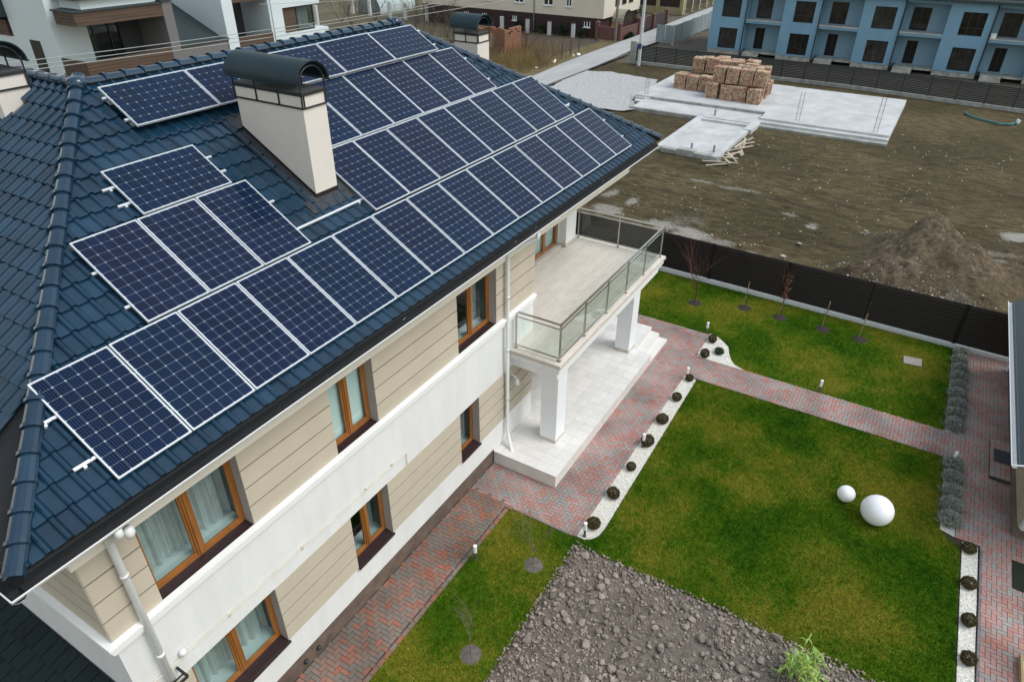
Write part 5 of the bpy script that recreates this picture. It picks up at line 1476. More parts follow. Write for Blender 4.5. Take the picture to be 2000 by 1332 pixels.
# ------------------------------------------------------------------ concrete foundation
fd = empty('foundation', (50, 4, 0), 'pale concrete house foundation slabs on the building lot', 'foundation')
def lp(name, *boxes, m=concrete):
    b = MB()
    for bx in boxes: b.box(*bx)
    return b.build(name, m, fd)
lp('main_slab', (49.1, 58.5, 3.0, 12.9, .0, .42)); lp('main_slab', (47.25, 58.4, -5.2, 2.998, .0, .421))
lp('slab_edge', (48.95, 49.09, 3.15, 11.6, .0, .415), m=concrete_d)
lp('ledge', (46.75, 47.245, -5.21, 2.9, 0, .28)); lp('ledge', (46.2, 46.745, -5.22, 2.8, 0, .14), m=concrete_d)
lp('middle_slab', (46.2, 48.94, 3.2, 12.0, 0, .24)); lp('middle_edge', (45.95, 46.195, 7.0, 12.1, 0, .25), m=concrete_d)
lp('corner_block', (48.9, 49.6, 11.6, 12.95, 0, .30), (48.2, 48.89, 12.0, 12.9, 0, .16))
lp('floor_screed', (38.2, 45.6, 3.4, 6.5, 0, .12))
lp('beam', (37.9, 46.15, 6.5, 6.95, 0, .27)); lp('beam', (45.5, 45.94, 3.0, 6.49, 0, .265)); lp('beam', (44.3, 47.6, 2.75, 3.3, 0, .30)); lp('beam', (37.6, 44.29, 2.95, 3.38, 0, .26)); lp('beam', (37.62, 38.05, 3.39, 4.4, 0, .255), m=concrete_d); lp('beam', (37.62, 38.05, 5.5, 6.49, 0, .256), m=concrete_d)
lp('stub_block', (37.55, 38.1, 4.42, 5.48, 0, .38), m=concrete_d)
pv = M('grey_pvc', (.25, .27, .28), .5)
for x, y, z in ((46.9, 6.0, .24), (38.6, 4.9, .12), (38.9, 3.6, .12)):
    b = MB(); b.tube([(x, y, z), (x, y, z + .42)], .07, 8); b.build('pipe_stub', pv, fd)
rust = M('rebar', (.06, .035, .025), .8, .2)
for k, (x, y, h) in enumerate(((47.9, .62, 1.9), (47.7, -4.3, 2.4), (49.5, 12.2, 1.6), (42.6, 10.6, 1.5))):
    b = MB()
    for dx, dy in ((-.12, -.12), (.12, -.12), (.12, .12), (-.12, .12)): b.tube([(x + dx, y + dy, .1), (x + dx * 1.1, y + dy, .4 + h)], .007, 4)
    for i in range(int(h / .2)):
        z = .5 + i * .2
        b.tube([(x - .12, y - .12, z), (x + .12, y - .12, z), (x + .12, y + .12, z), (x - .12, y + .12, z), (x - .12, y - .12, z)], .004, 3)
    tag(b.build('rebar_cage', rust), ['rusty rebar cage rising from the middle of the slab front', 'rusty rebar cage rising from the right end of the slab', 'rusty rebar cage at the left corner of the slab', 'rusty rebar cage standing in the gravel apron'][k], 'rebar', 'rebar cages')
# planks
wood_l = M('raw_plank', (0.42, 0.36, 0.28), .85, .2, 5, rnd_amt=.2)
rs = random.Random(9)
for k in range(16):
    t = k / 15
    cx, cy = 36.9 + 5.6 * t, 2.75 - .45 * t + rs.uniform(-.25, .25); L = rs.uniform(.9, 2.2); a = rs.uniform(-.5, .5) if k > 6 else rs.uniform(-1.4, 1.4)
    me = MB().box(-L / 2, L / 2, -.07, .07, 0, .03).mesh('plank', wood_l)
    o = inst('plank', me, None, (cx, cy, .06 + .05 * (k % 4)), label='loose raw plank in the scrap heap by the foundation beam', cat='plank', group='scrap planks beside the foundation'); o.rotation_euler = (rs.uniform(-.1, .1), rs.uniform(-.08, .08), a)
# brick stacks
def brick_mat(nm, c1, c2):
    return M(nm, c1, .9, .3, 6, col2=c2, rnd_amt=.35)
bm1 = brick_mat('stack_red', (.33, .165, .115), (.50, .30, .23)); bm2 = brick_mat('stack_yellow', (.34, .235, .14), (.52, .395, .27))
strap_m = M('stack_gap', (.05, .035, .025), .95)
def stack_mesh(seed, mats):
    r = random.Random(seed); b = MB(); H = 8; L, W = .80, .95       # x depth, y width
    b.mi = 2; b.box(.03, L - .03, .03, W - .03, 0, 1.08)
    for k in range(H):
        z = .005 + k * .138; kind = k % 2; b.mi = 0 if r.random() < .5 else 1
        n = 7
        for q in range(n):
            y0 = q * W / n + .008; b.mi = b.mi if r.random() < .75 else 1 - b.mi
            for h_ in range(3):
                if k < H - 1 and h_ == 1: continue
                x0 = h_ * L / 3 + .008; j = r.uniform(-.018, .018)
                b.box(x0 + j, x0 + L / 3 - .016 + j, y0, y0 + W / n - .016, z, z + .118, 'b')
    return b.mesh('brick_stack', [bm1, bm2, strap_m])
stacks_me = [stack_mesh(s, None) for s in range(4)]
sp_ = []   # (x, y, z, layer)
zl = .425
bot = [(52.6, 10.25), (52.6, 9.27), (52.5, 8.27), (52.3, 7.3), (53.6, 10.25), (53.6, 9.25), (53.6, 8.25), (53.5, 7.25), (50.9, 7.15), (50.8, 6.0), (50.9, 5.0), (50.7, 3.95), (51.9, 6.1), (51.9, 5.05), (51.8, 4.0), (53.0, 4.0), (53.0, 5.1), (54.6, 8.6), (54.6, 7.5), (54.5, 6.3), (54.5, 5.2), (54.2, 4.1)]
top = [(53.9, 9.3), (53.85, 8.3), (53.8, 7.3), (53.7, 6.3), (51.3, 6.9), (51.2, 5.85), (51.25, 4.8), (51.3, 3.85), (52.4, 5.5), (52.3, 4.4), (54.9, 8.9), (54.9, 7.8), (54.8, 6.6), (54.8, 5.5), (53.6, 5.2), (53.2, 4.05)]
rs = random.Random(21)
def stack_label(layer, i):
    lv = ('lower', 'upper')[layer]; a = 8 if layer == 0 else 4
    if i < 4: return f'{lv} brick stack, {ORD[i]} from the left in the set back left part of the pile'
    if a <= i < a + 4: return f'{lv} brick stack, {ORD[i - a]} from the left in the nearer right part of the pile'
    return f'brick stack at the back of the {lv} layer of the pile on the slab'
for layer, lst in ((0, bot), (1, top)):
    for i, (x, y) in enumerate(lst):
        o = inst('brick_stack', rs.choice(stacks_me), None, (x, y, zl + layer * 1.13), label=stack_label(layer, i), cat='bricks', group=('lower layer of brick stacks' if layer == 0 else 'upper layer of brick stacks'))
        o.rotation_euler = (rs.uniform(-.06, .06), rs.uniform(-.07, .07), rs.uniform(-.14, .14)); o.scale = (1, rs.uniform(.94, 1.0), rs.uniform(.94, 1.02))
# ------------------------------------------------------------------ slatted fence in front of the blue houses
sf = empty('slat_fence', (62.3, 3, 0), 'dark horizontal slatted fence on a concrete base in front of the blue houses', 'fence')
slat_m = M('slat_grey', (0.020, 0.026, 0.028), .5, .15)
pys = [18.3, 16.4, 14.5, 12.6, 10.7, 8.78, 6.88, 4.99, 3.10, 1.20, -.70, -2.6, -4.5, -6.42, -8.34, -10.25, -12.1, -14.0]
def sfx(y): return 62.35 if y > 0 else 62.35 + y * .13
slat_me = {}
fl_ = wloc(sf)
for i, y in enumerate(pys):
    x = sfx(y); MB().box(x - .03, x + .03, y - .04, y + .04, .1, 1.74).build('post', slat_m, sf)
    if i + 1 < len(pys):
        y2 = pys[i + 1]; x2 = sfx(y2)
        for k in range(11):
            z = .36 + k * .125
            b = MB(); b.beam((x - .045, y, z), (x2 - .045, y2, z), .02, .10); b.build('slat', slat_m, sf)
        b = MB(); b.add([(x - .12, y, 0), (x2 - .12, y2, 0), (x2 + .12, y2, 0), (x + .12, y, 0), (x - .12, y, .27), (x2 - .12, y2, .27), (x2 + .12, y2, .27), (x + .12, y, .27)], [(4, 5, 6, 7), (0, 1, 5, 4), (2, 3, 7, 6)])
        o = b.build('base_block', concrete_d, sf); fix_normals(o)
MB().box(62.2, 62.75, 18.35, 18.95, 0, 1.95).build('gate_pillar', concrete_d, sf)

# ------------------------------------------------------------------ blue terrace
blue = M('blue_render', (0.185, 0.345, 0.475), .8, .06, .8)
blue_d = M('recess_render', (0.235, 0.375, 0.475), .8, .06, .8)
wfr = M('anthracite_frame', (0.012, 0.014, 0.016), .4, .2)
wgl = M('dark_glazing', (0.010, 0.011, 0.011), .10, .5, 1.4, spec=.4, col2=(.045, .042, .036), rnd_amt=.6)
stone_b = M('terrace_base', (.38, .37, .33), .9, .4, 2)
rf_m = M('terrace_roof', (.02, .035, .035), .6, .3, 3)
terr = empty('terrace_house', (72, 1, 0), 'blue rendered terrace with dark windows, recessed balconies and black downpipes', 'building')
X0 = 72.0; XR = 73.6
bays = [(11.15, 14.55), (4.32, 7.72), (-2.53, .85), (-9.45, -5.98), (-16.3, -12.9)]
ops = []
for k, (ya, yb) in enumerate(bays):
    d = k; yc = (ya + yb) / 2
    w0, w1 = ya + .60, ya + 2.40
    b = MB()
    # front of the bay with two openings
    def fronty(b, ya, yb, z0, z1, x, oo):
        ys = sorted({ya, yb, *[o[0] for o in oo], *[o[1] for o in oo]}); zs = sorted({z0, z1, *[o[2] for o in oo], *[o[3] for o in oo]})
        for i in range(len(ys) - 1):
            for j in range(len(zs) - 1):
                cy, cz = (ys[i] + ys[i + 1]) / 2, (zs[j] + zs[j + 1]) / 2
                if any(o[0] < cy < o[1] and o[2] < cz < o[3] for o in oo): continue
                b.quad((x, ys[i + 1], zs[j]), (x, ys[i], zs[j]), (x, ys[i], zs[j + 1]), (x, ys[i + 1], zs[j + 1]))
        for o in oo:
            for (p, q) in (((o[0], o[2]), (o[0], o[3])), ((o[0], o[3]), (o[1], o[3])), ((o[1], o[3]), (o[1], o[2])), ((o[1], o[2]), (o[0], o[2]))):
                b.quad((x, p[0], p[1]), (x + .14, p[0], p[1]), (x + .14, q[0], q[1]), (x, q[0], q[1]))
    oo = [(w0, w1, .55, 2.42), (w0, w1, 3.40, 5.22)]
    fronty(b, ya, yb, .40, 6.0, X0, oo)
    b.quad((X0, ya, .4), (XR, ya, .4), (XR, ya, 6), (X0, ya, 6)); b.quad((XR, yb, .4), (X0, yb, .4), (X0, yb, 6), (XR, yb, 6))
    b.build('bay_wall', blue, terr)
    MB().box(X0 + .05, XR, ya + .03, yb - .03, 0, .40).build('bay_base', stone_b, terr)
    for (a, c, z0, z1) in oo:
        f = MB(); xx = X0 + .10
        for yy in (a, a + .6, a + 1.2, c): f.box(xx, xx + .05, yy - .04 if yy > a else yy, yy + .04 if yy < c else yy, z0, z1)
        for zz in (z0, z0 + .55, z1 - .07): f.box(xx + .005, xx + .045, a + .01, c - .01, zz, zz + .07)
        w = f.build('window', wfr, terr)
        MB().quad((xx + .03, c, z0), (xx + .03, a, z0), (xx + .03, a, z1), (xx + .03, c, z1)).build('pane', wgl, w)
    # downpipe at the right edge of the bay
    t = MB(); t.tube([(X0 - .35, ya + .05, 5.95), (X0 - .12, ya + .02, 5.7), (X0 - .10, ya + .02, 5.5), (X0 - .10, ya + .02, 0.05)], .055, 6); t.build('downpipe', wfr, terr)
    # recess to the right
    if k < len(bays) - 1:
        rb_, ra_ = ya, bays[k + 1][1]       # from larger y to smaller y
        b = MB(); oo = [(rb_ - 1.72, rb_ - .80, .50, 2.45), (rb_ - 2.05, rb_ - .58, 3.32, 5.2)]
        fronty(b, ra_, rb_, .40, 6.0, XR, oo); b.build('recess_wall', blue_d, terr)
        for o_, nm in zip(oo, ('door', 'window')):
            f = MB(); a, c, z0, z1 = o_; xx = XR + .06
            for yy in ((a, a + .07), ((a + c) / 2 - .04, (a + c) / 2 + .04), (c - .07, c)): f.box(xx, xx + .05, yy[0], yy[1], z0, z1)
            f.box(xx + .004, xx + .046, a + .01, c - .01, z1 - .07, z1)
            w = f.build(nm, wfr, terr)
            MB().quad((xx + .03, c, z0), (xx + .03, a, z0), (xx + .03, a, z1), (xx + .03, c, z1)).build('pane', wgl if nm == 'window' else M('open_doorway_%d' % k, (.015, .012, .010), .9), w)
        MB().box(X0 + .02, XR + .02, ra_ + .003, rb_ - .003, 3.0, 3.22).build('balcony_slab', blue, terr)
        MB().box(X0 - .03, XR, ra_ + .004, rb_ - .004, 3.222, 3.31).build('balcony_floor', concrete, terr)
        MB().box(X0 + .3, XR, ra_ + .003, rb_ - 1.9, 0.25, .42).build('terrace_slab', stone_b, terr)
        for q in range(3): MB().box(X0 - .75 + q * .3, XR - .02 * q, rb_ - 1.88, rb_ - .30, 0, .14 * (q + 1)).build('step', stone_b, terr)
        MB().box(X0 + .02, XR, ra_ + .004, rb_ - .004, 5.70, 5.99).build('lintel', blue, terr)
MB().box(XR + .2, 82, -16.3, 14.55, 0, 5.99).build('rear_wall', blue_d, terr)
b = MB(); b.prism([(X0 - .55, 5.95), (X0 - .55, 6.10), (77, 8.6), (82.5, 6.1), (82.5, 5.95)], -16.8, 15.1, 'y'); ro_ = b.build('roof', rf_m, terr); fix_normals(ro_)
for k in range(5): MB().box(X0 - .5 + k * .36, X0 - .16 + k * .36, -16.8, 15.1, 6.12 + k * .165, 6.17 + k * .165).build('tile_course', rf_m, ro_)
MB().box(X0 + .1, X0 + .6, -9.95, -9.55, 3.315, 3.70).build('stored_box', lamp_w, terr)

# grey panel fence by the road
gf = empty('panel_fence', (80, 19, 0), 'grey panel fence running beside the far road', 'fence'); gfm = M('grey_panel', (.20, .25, .27), .6, .15, 1)
for k in range(9):
    x = 74 + k * 3.2
    MB().box(x + .08, x + 3.12, 18.93, 18.99, .15, 1.9).build('panel', gfm, gf); MB().box(x - .06, x + .06, 18.88, 19.04, 0, 2.0).build('post', concrete, gf)
for k in range(2): MB().box(73.93, 73.99, 18.9 + k * 1.0, 19.85 + k * 1.0, .15, 1.9).build('panel', gfm, gf)
# utility poles
def pole(x, y, h, r, m, lab, box=False):
    o = empty('utility_pole', (x, y, 0), lab, 'pole'); b = MB(); b.tube([(0, 0, 0), (0, 0, h)], [r, r * .7], 8); inst('shaft', b.mesh('shaft', m), o)
    b = MB(); b.box(-.6, .6, -.05, .05, h - .5, h - .4); inst('crossarm', b.mesh('crossarm', m), o)
    if box: inst('meter_box', MB().box(-.28, -.10, -.16, .16, 1.5, 1.95).mesh('meter_box', M('meter_blue', (.02, .05, .16), .4)), o)
pole(61.6, 17.75, 8.5, .17, M('pole_concrete', (.52, .54, .55), .8, .15, 2), 'white concrete utility pole with blue meter box beside the slatted fence', True)
pole(72.2, 24.85, 9, .16, M('pole_wood', (.16, .15, .14), .9, .2, 2), 'grey wooden utility pole in front of the red brick wall')

# ------------------------------------------------------------------ cream house over the road
chs = empty('cream_house', (79, 33, 0), 'cream rendered house with dark brick ground storey beyond the road', 'building')
crm = M('cream_render', (.66, .60, .50), .85, .05, .6); dbr = M('dark_brick', (.040, .018, .020), .8, .25, 3, .3, 12); frw = M('upvc_white', (.78, .80, .82), .5, .03)
MB().box(73.5, 84, 27.0, 52, 2.02, 7.2).build('upper_wall', crm, chs)
MB().box(73.56, 84, 27.3, 52, 0, 2.018).build('lower_wall', dbr, chs)
b = MB()
for k in range(14): b.box(73.525, 73.56, 27.3, 52, .05 + k * .142, .05 + k * .142 + .125)
b.build('brick_course', dbr, chs)
for (ya, yb, z0, z1) in ((30.95, 31.65, 2.98, 4.4), (33.3, 34.55, 2.96, 4.4), (37.2, 38.4, 3.0, 4.4), (41.6, 42.8, 3.0, 4.4), (46, 47.2, 3.0, 4.4), (28.55, 29.3, 1.03, 1.6), (38.15, 38.7, 1.05, 1.55), (42.4, 43.0, 1.05, 1.55), (45.0, 45.6, 1.05, 1.55)):
    f = MB(); xx = 73.44
    f.box(xx, xx + .055, ya, ya + .08, z0, z1); f.box(xx, xx + .055, yb - .08, yb, z0, z1); f.box(xx, xx + .055, (ya + yb) / 2 - .05, (ya + yb) / 2 + .05, z0, z1); f.box(xx + .004, xx + .05, ya, yb, z0, z0 + .08); f.box(xx - .12, xx + .05, ya - .1, yb + .1, z0 - .07, z0 - .005)
    w = f.build('window', frw, chs); MB().quad((xx + .03, yb, z0), (xx + .03, ya, z0), (xx + .03, ya, z1), (xx + .03, yb, z1)).build('pane', wgl, w)
for (xa, xb) in ((76.5, 77.6), (78.4, 79.6), (80.4, 81.6)):
    f = MB(); f.box(xa, xa + .08, 26.93, 26.99, 3.0, 4.6); f.box(xb - .08, xb, 26.93, 26.99, 3.0, 4.6); f.box(xa, xb, 26.935, 26.985, 3.0, 3.08); w = f.build('window', M('brown_frame_%d' % int(xa), (.10, .04, .025), .5), chs)
    MB().quad((xa, 26.96, 3.0), (xb, 26.96, 3.0), (xb, 26.96, 4.6), (xa, 26.96, 4.6)).build('pane', wgl, w)
# arched porch hood
b = MB(); n = 10; pr = [(77.2 - 1.3 * math.cos(math.pi * k / n), 1.5 + 1.2 * math.sin(math.pi * k / n)) for k in range(n + 1)]
for k in range(n): b.quad((pr[k][0], 25.6, pr[k][1]), (pr[k][0], 26.99, pr[k][1]), (pr[k + 1][0], 26.99, pr[k + 1][1]), (pr[k + 1][0], 25.6, pr[k + 1][1]))
b.build('porch_hood', M('hood_poly', (.30, .29, .22), .5, .2), chs)
MB().box(76.4, 78.0, 27.25, 27.29, .2, 2.0).build('door', M('ochre_door', (.45, .26, .05), .6), chs)
b = MB(); b.tube([(73.42, 35.8, 7.1), (73.42, 35.8, .1)], .06, 8); b.build('downpipe', M('pipe_green', (.12, .20, .22), .5), chs)
b = MB(); b.prism([(26.3, 7.1), (39.5, 11), (52.7, 7.1)], 72.8, 84.6, 'x'); cr = b.build('roof', M('cream_house_roof', (.10, .05, .04), .8, .2, 2), chs); fix_normals(cr)
# red brick wall and pillars
rbw = empty('brick_wall', (78, 25.5, 0), 'low red brick garden wall with capped pillars and dark gates', 'wall'); rbk = M('red_brick', (.135, .064, .054), .85, .2, 5, .2, 20)
def wbox(nm, *a, m=rbk): MB().box(*a).build(nm, m, rbw)
wbox('wall_panel', 72.95, 73.15, 24.85, 27.2, 0, 1.25); wbox('wall_panel', 73.35, 78.3, 24.72, 24.9, 0, 1.15); wbox('coping', 72.9, 73.2, 24.9, 27.15, 1.252, 1.32); wbox('coping', 73.4, 78.25, 24.67, 24.95, 1.152, 1.22)
for x, y in ((73.05, 27.4), (73.1, 24.75), (78.5, 24.75), (79.4, 24.6), (82.6, 24.55), (87.2, 24.6)):
    wbox('pillar', x - .2, x + .2, y - .2, y + .2, 0, 1.72)
    b = MB(); b.add([(x - .27, y - .27, 1.722), (x + .27, y - .27, 1.722), (x + .27, y + .27, 1.722), (x - .27, y + .27, 1.722), (x, y, 1.95)], [(0, 1, 4), (1, 2, 4), (2, 3, 4), (3, 0, 4), (3, 2, 1, 0)]); b.build('pillar_cap', rbk, rbw)
gate_m = M('gate_dark', (.035, .018, .018), .5, .2)
for xa, xb in ((79.65, 82.35), (82.85, 86.95)):
    for k in range(14):
        x = xa + (xb - xa) * k / 14; MB().box(x, x + (xb - xa) / 14 - .02, 24.55, 24.60, .15, 1.6).build('gate_board', gate_m, rbw)
wbox('gate_back', 79.6, 87, 25.4, 25.5, .1, 1.4, m=gate_m)
# speckled concrete posts
spk = M('speckled_post', (.40, .42, .42), .9, .4, 14, col2=(.70, .72, .72))
plist = [(72.5, 36.1, 1.5), (72.5, 33.2, 1.45), (72.5, 30.15, 1.45), (73.3, 63.8, 1.9), (73.1, 60.6, 1.9), (73.6, 57.6, 1.9), (72.8, 54.4, 1.9), (73.4, 51.4, 1.9), (74.0, 48.6, 1.9), (72.5, 39.6, 1.5), (72.6, 43.0, 1.5), (63.4, 60.6, 2.2)]
for k, (x, y, h) in enumerate(plist):
    o = empty('concrete_post', (x, y, 0), f'speckled white concrete post, {(ORD[k] if k < 11 else "nearest")} along the old garden line behind the roof' if k > 2 else f'speckled white post in front of the dark brick storey, {["left", "middle", "right"][k]} of three', 'post', 'speckled concrete posts')
    inst('shaft', MB().cbox(-.16, .16, -.18, .18, 0, h, .03).mesh('shaft', spk), o)
    if k < 3: inst('cap', MB().cbox(-.2, .2, -.22, .22, h, h + .12, .08).mesh('cap', dbr), o)
# brick ruin
ru = empty('brick_ruin', (59.6, 33, 0), 'roofless ruin of a red brick shed with an empty window', 'ruin'); rum = M('ruin_brick', (.16, .065, .035), .9, .4, 7, .6, 14, col2=(.36, .19, .11))
b = MB(); rs = random.Random(4)
z = 0
while z < 2.45:
    y = 31.1
    while y < 34.6:
        L = .42
        if not (32.2 < y + L / 2 < 33.1 and .5 < z < 1.85) and not (z > 2.1 and rs.random() < .35):
            j = rs.uniform(-.02, .02); b.box(59.3 + j, 59.62, y, min(y + L - .025, 34.6), z, z + .125)
        y += L
    z += .145
b.build('front_wall', rum, ru)
b = MB(); z = 0
while z < 2.3:
    x = 59.63
    while x < 62.5:
        if not (z > 1.7 and rs.random() < .4): b.box(x, x + .39, 31.1, 31.4 + rs.uniform(-.02, .02), z, z + .125)
        x += .42
    z += .145
b.build('side_wall', rum, ru)
MB().box(59.63, 62, 34.3, 34.6, 0, 2.1).build('far_wall', rum, ru)
# polytunnel
pt = empty('greenhouse', (78, 61, 0), 'arched polycarbonate greenhouse in the old garden', 'greenhouse'); poly = M('polycarbonate', (.42, .50, .50), .35, .15, 1); polyd = M('polycarbonate_end', (.17, .20, .20), .4, .3, 1)
b = MB(); n = 10; pr = [(62.2 - 1.9 * math.cos(math.pi * k / n), .4 + 1.9 * math.sin(math.pi * k / n)) for k in range(n + 1)]; pr = [(60.3, 0)] + pr + [(64.1, 0)]
for k in range(len(pr) - 1): b.quad((74.8, *pr[k]), (82.5, *pr[k]), (82.5, *pr[k + 1]), (74.8, *pr[k + 1]))
b.build('cover', poly, pt); b = MB(); b.add([(74.82, y, z) for y, z in pr], [tuple(range(len(pr)))]); b.build('end_wall', polyd, pt)
b = MB()
for x in np.linspace(74.8, 82.5, 6): b.tube([(x, y, z) for y, z in pr], .03, 4)
b.build('hoop', iron_m, pt)
# dug field and verge beyond the road, dry grass
tag(poly_sheet('dug_field', [(58, 25.5), (71.9, 26), (72.0, 40), (62, 41), (58, 33)], .03, M('dug_earth', (.045, .034, .028), .95, .3, 1.2, .6, 5, col2=(.10, .078, .062), det=9)), kind='structure')
tag(poly_sheet('verge', [(44, 23.6), (74, 24.1), (72.9, 27.5), (71.5, 26.2), (58, 26.8), (44, 30)], .04, M('verge_grass', (.085, .062, .030), .95, .3, .9, .5, 6, col2=(.17, .14, .055), det=9)), kind='structure')
dry_m = M('dry_grass', (.16, .105, .040), .9, .3, .8, col2=(.30, .22, .085), rnd_amt=.35)
r = np.random.default_rng(6); N = 9000
X = np.concatenate([r.normal(55.5, 2.6, N // 2), r.normal(60, 4, N // 2)]); Y = np.concatenate([r.normal(27.4, 1.5, N // 2), r.normal(30.5, 2.4, N // 2)]); k = Y > 24.6; X, Y = X[k], Y[k]; N = len(X)
h = r.uniform(.25, 1.15, N); a = r.uniform(0, 6.28, N); w = .012
V = np.zeros((N, 3, 3)); V[:, 0] = np.c_[X - w * np.cos(a), Y - w * np.sin(a), np.zeros(N)]; V[:, 1] = np.c_[X + w * np.cos(a), Y + w * np.sin(a), np.zeros(N)]; V[:, 2] = np.c_[X + r.normal(0, .2, N), Y + r.normal(0, .2, N), h]
tri_object('dry_grass', V.reshape(-1, 3), dry_m, kind='stuff', label='tall straw coloured dry grass on the plot beside the road', cat='grass')
twig_g = M('grey_twig', (.10, .078, .062), .9, .3, 4)
bl = [(57.5, 31, 2.4), (60.5, 29.5, 2.6), (56.6, 25.2, 2.2), (64, 37, 3), (66, 41, 3.4), (68, 44, 3.2), (66, 46.5, 3.4), (68, 49, 3.6), (63, 43, 3.0), (62, 39.5, 2.8), (70.5, 46.5, 3.6), (60, 36, 2.8), (72, 52, 3.4), (58.5, 38, 2.6), (64.5, 56, 4.5), (67, 60, 5), (70, 57, 4.5)]
for i, (x, y, h) in enumerate(bl):
    lab = ['bare grey bush beside the brick ruin', 'bare bush with reddish tips in the dry grass', 'thin bare shrub at the road edge'][i] if i < 3 else f'tangled bare fruit bush, {ORD[i - 3]} nearest in the overgrown garden behind the roof'
    bare_bush(x, y, lab, 40 + i, h * .75, 6, twig_r if i == 1 else twig_g, spread=.8, r=.035, depth=2, z=0, grp='bare bushes beyond the roof')
evg = M('evergreen', (.012, .028, .012), .8, .3, 3, col2=(.03, .055, .022), rnd_amt=.4)
for i, (x, y, h) in enumerate([(73.0, 29.3, .9), (73.0, 31.8, 1.2), (73.0, 34.6, 1.0), (72.9, 37.6, 1.2), (75.5, 24.4, .6), (84, 27, 2.6), (74.4, 24.35, .5)]):
    o = empty('evergreen_shrub', (x, y, 0), f'dark evergreen shrub, {ORD[i]} near the cream house wall', 'shrub', 'evergreens by the cream house')
    inst('foliage', tri_mesh('foliage', leaf_ball(420, h * .32, h * .5, .16, 70 + i, .3), evg), o)
rs = random.Random(14)
tag(MB().quad((30, 30, -.03), (110, 30, -.03), (110, 120, -.03), (30, 120, -.03)).build('old_garden', M('old_garden_soil', (.055, .045, .028), .95, .3, .25, .5, 4, col2=(.12, .105, .05), det=9)), kind='structure')
for i, (x, y) in enumerate([(58.2, 24.9), (58.9, 25.2), (62.3, 24.9), (63.0, 24.7), (55.0, 25.0)]):
    P, F = clods_lo[i]; tag(MB().add([tuple(p * .25 + np.array([x, y, .12])) for p in P], F).build('litter', lamp_w), 'scrap of white litter on the verge of the road', 'litter', 'white litter on the verge')
for i, (x, y) in enumerate([(60.5, 25.3), (62.6, 25.4), (64.6, 25.5)]):
    tag(MB().tube([(x, y, 0), (x, y, 1.5)], .05, 6).build('iron_stake', rust), f'rusty fence stake on the verge, {ORD[i]} along the road', 'stake', 'rusty stakes')
# old fence yellow pillars far away
yf = empty('pillar_fence', (100, 27, 0), 'dark panel fence with ochre pillars at the far end of the road', 'fence'); ym = M('ochre_pillar', (.36, .31, .17), .8, .1)
for k in range(6): MB().box(96.8, 97.4, 25.8 + k * 3.4, 26.3 + k * 3.4, 0, 2.6).build('pillar', ym, yf)
for k in range(5): MB().box(97.0, 97.1, 26.31 + k * 3.4, 29.19 + k * 3.4, .9, 2.4).build('panel', gate_m, yf); MB().box(96.9, 97.3, 26.305 + k * 3.4, 29.195 + k * 3.4, 0, .88).build('base', ym, yf)
for k in range(5): MB().box(97.41 + k * 3.2, 97.8 + k * 3.2, 25.75, 26.25, 0, 2.2).build('pillar', ym, yf)
for k in range(4): MB().box(97.81 + k * 3.2, 100.6 + k * 3.2, 25.9, 26.0, .7, 2.1).build('panel', gate_m, yf)

# ------------------------------------------------------------------ modern houses at upper left
wt = M('modern_white', (.60, .67, .69), .7, .03, .5); wdk = M('thermo_wood', (.085, .052, .034), .7, .35, 2.5, .2, 20, stretch=(.15, 1, 4)); gdk = M('modern_grey', (.15, .145, .145), .8, .06); gdk2 = M('modern_dark', (.05, .05, .054), .8, .1); rdk = M('modern_roof', (.022, .034, .038), .6, .2)
mh = empty('modern_house', (27, 41, 0), 'modern grey house with wooden balcony bands and dark flat roof at upper left', 'building')
def mb(nm, *a, m=wt, par=None): return MB().box(*a).build(nm, m, par or mh)
mb('wall', 22.0, 24.2, 41.15, 46, 0, 9.5)
sw = mb('window', 21.97, 21.998, 43.0, 44.2, 3.2, 5.2, m=wfr)
def planks_band(x0, x1, y0, y1, z0, z1, n, left=False):
    h = (z1 - z0) / n
    for k in range(n):
        MB().box(x0, x1, y0, y1, z0 + k * h + .008, z0 + (k + 1) * h - .008).build('cladding_board', wdk, mh)
planks_band(22.1, 28.0, 38.4, 40.6, 6.36, 7.10, 4)
mb('canopy_cap', 22.02, 28.1, 38.32, 40.7, 7.105, 7.19, m=rdk)
mb('attic_wall', 22.9, 28.0, 38.85, 45, 7.2, 7.72); mb('roof', 22.5, 28.4, 38.5, 46, 7.725, 7.92, m=rdk)
mb('rear_wall', 24.22, 28.0, 41.4, 46, 0, 7.19, m=gdk2)
b = MB()
for x in (22.9, 23.6, 24.6, 25.7, 26.4): b.box(x - .05, x + .05, 41.25, 41.35, 3.6, 6.1)
b.box(22.85, 26.45, 41.26, 41.34, 6.0, 6.12); w = b.build('window', wfr, mh)
MB().quad((22.85, 41.32, 3.6), (26.45, 41.32, 3.6), (26.45, 41.32, 6.1), (22.85, 41.32, 6.1)).build('pane', glass('far_glass', (.55, .62, .60), 1.2), w)
wavy(22.9, 24.6, 41.38, 3.6, 6.0, 9, .04, 2).build('curtain', M('far_curtain', (.40, .38, .30), .9), w, smooth=True)
planks_band(22.0, 28.0, 38.4, 38.55, 3.45, 4.38, 5)
for k in range(5): MB().box(22.0, 22.12, 38.552, 41.1, 3.45 + k * .186 + .008, 3.45 + (k + 1) * .186 - .008).build('cladding_board', wdk, mh)
mb('balcony_slab', 22.0, 28.0, 38.45, 41.3, 3.2, 3.44, m=gdk2); mb('lower_wall', 22.2, 28.0, 39.5, 46, 0, 3.19, m=gdk)
mb('fin_wall', 28.02, 28.75, 38.4, 45, 0, 7.2, m=gdk); mb('fin_cap', 27.95, 28.85, 38.3, 45, 7.205, 7.3, m=rdk)
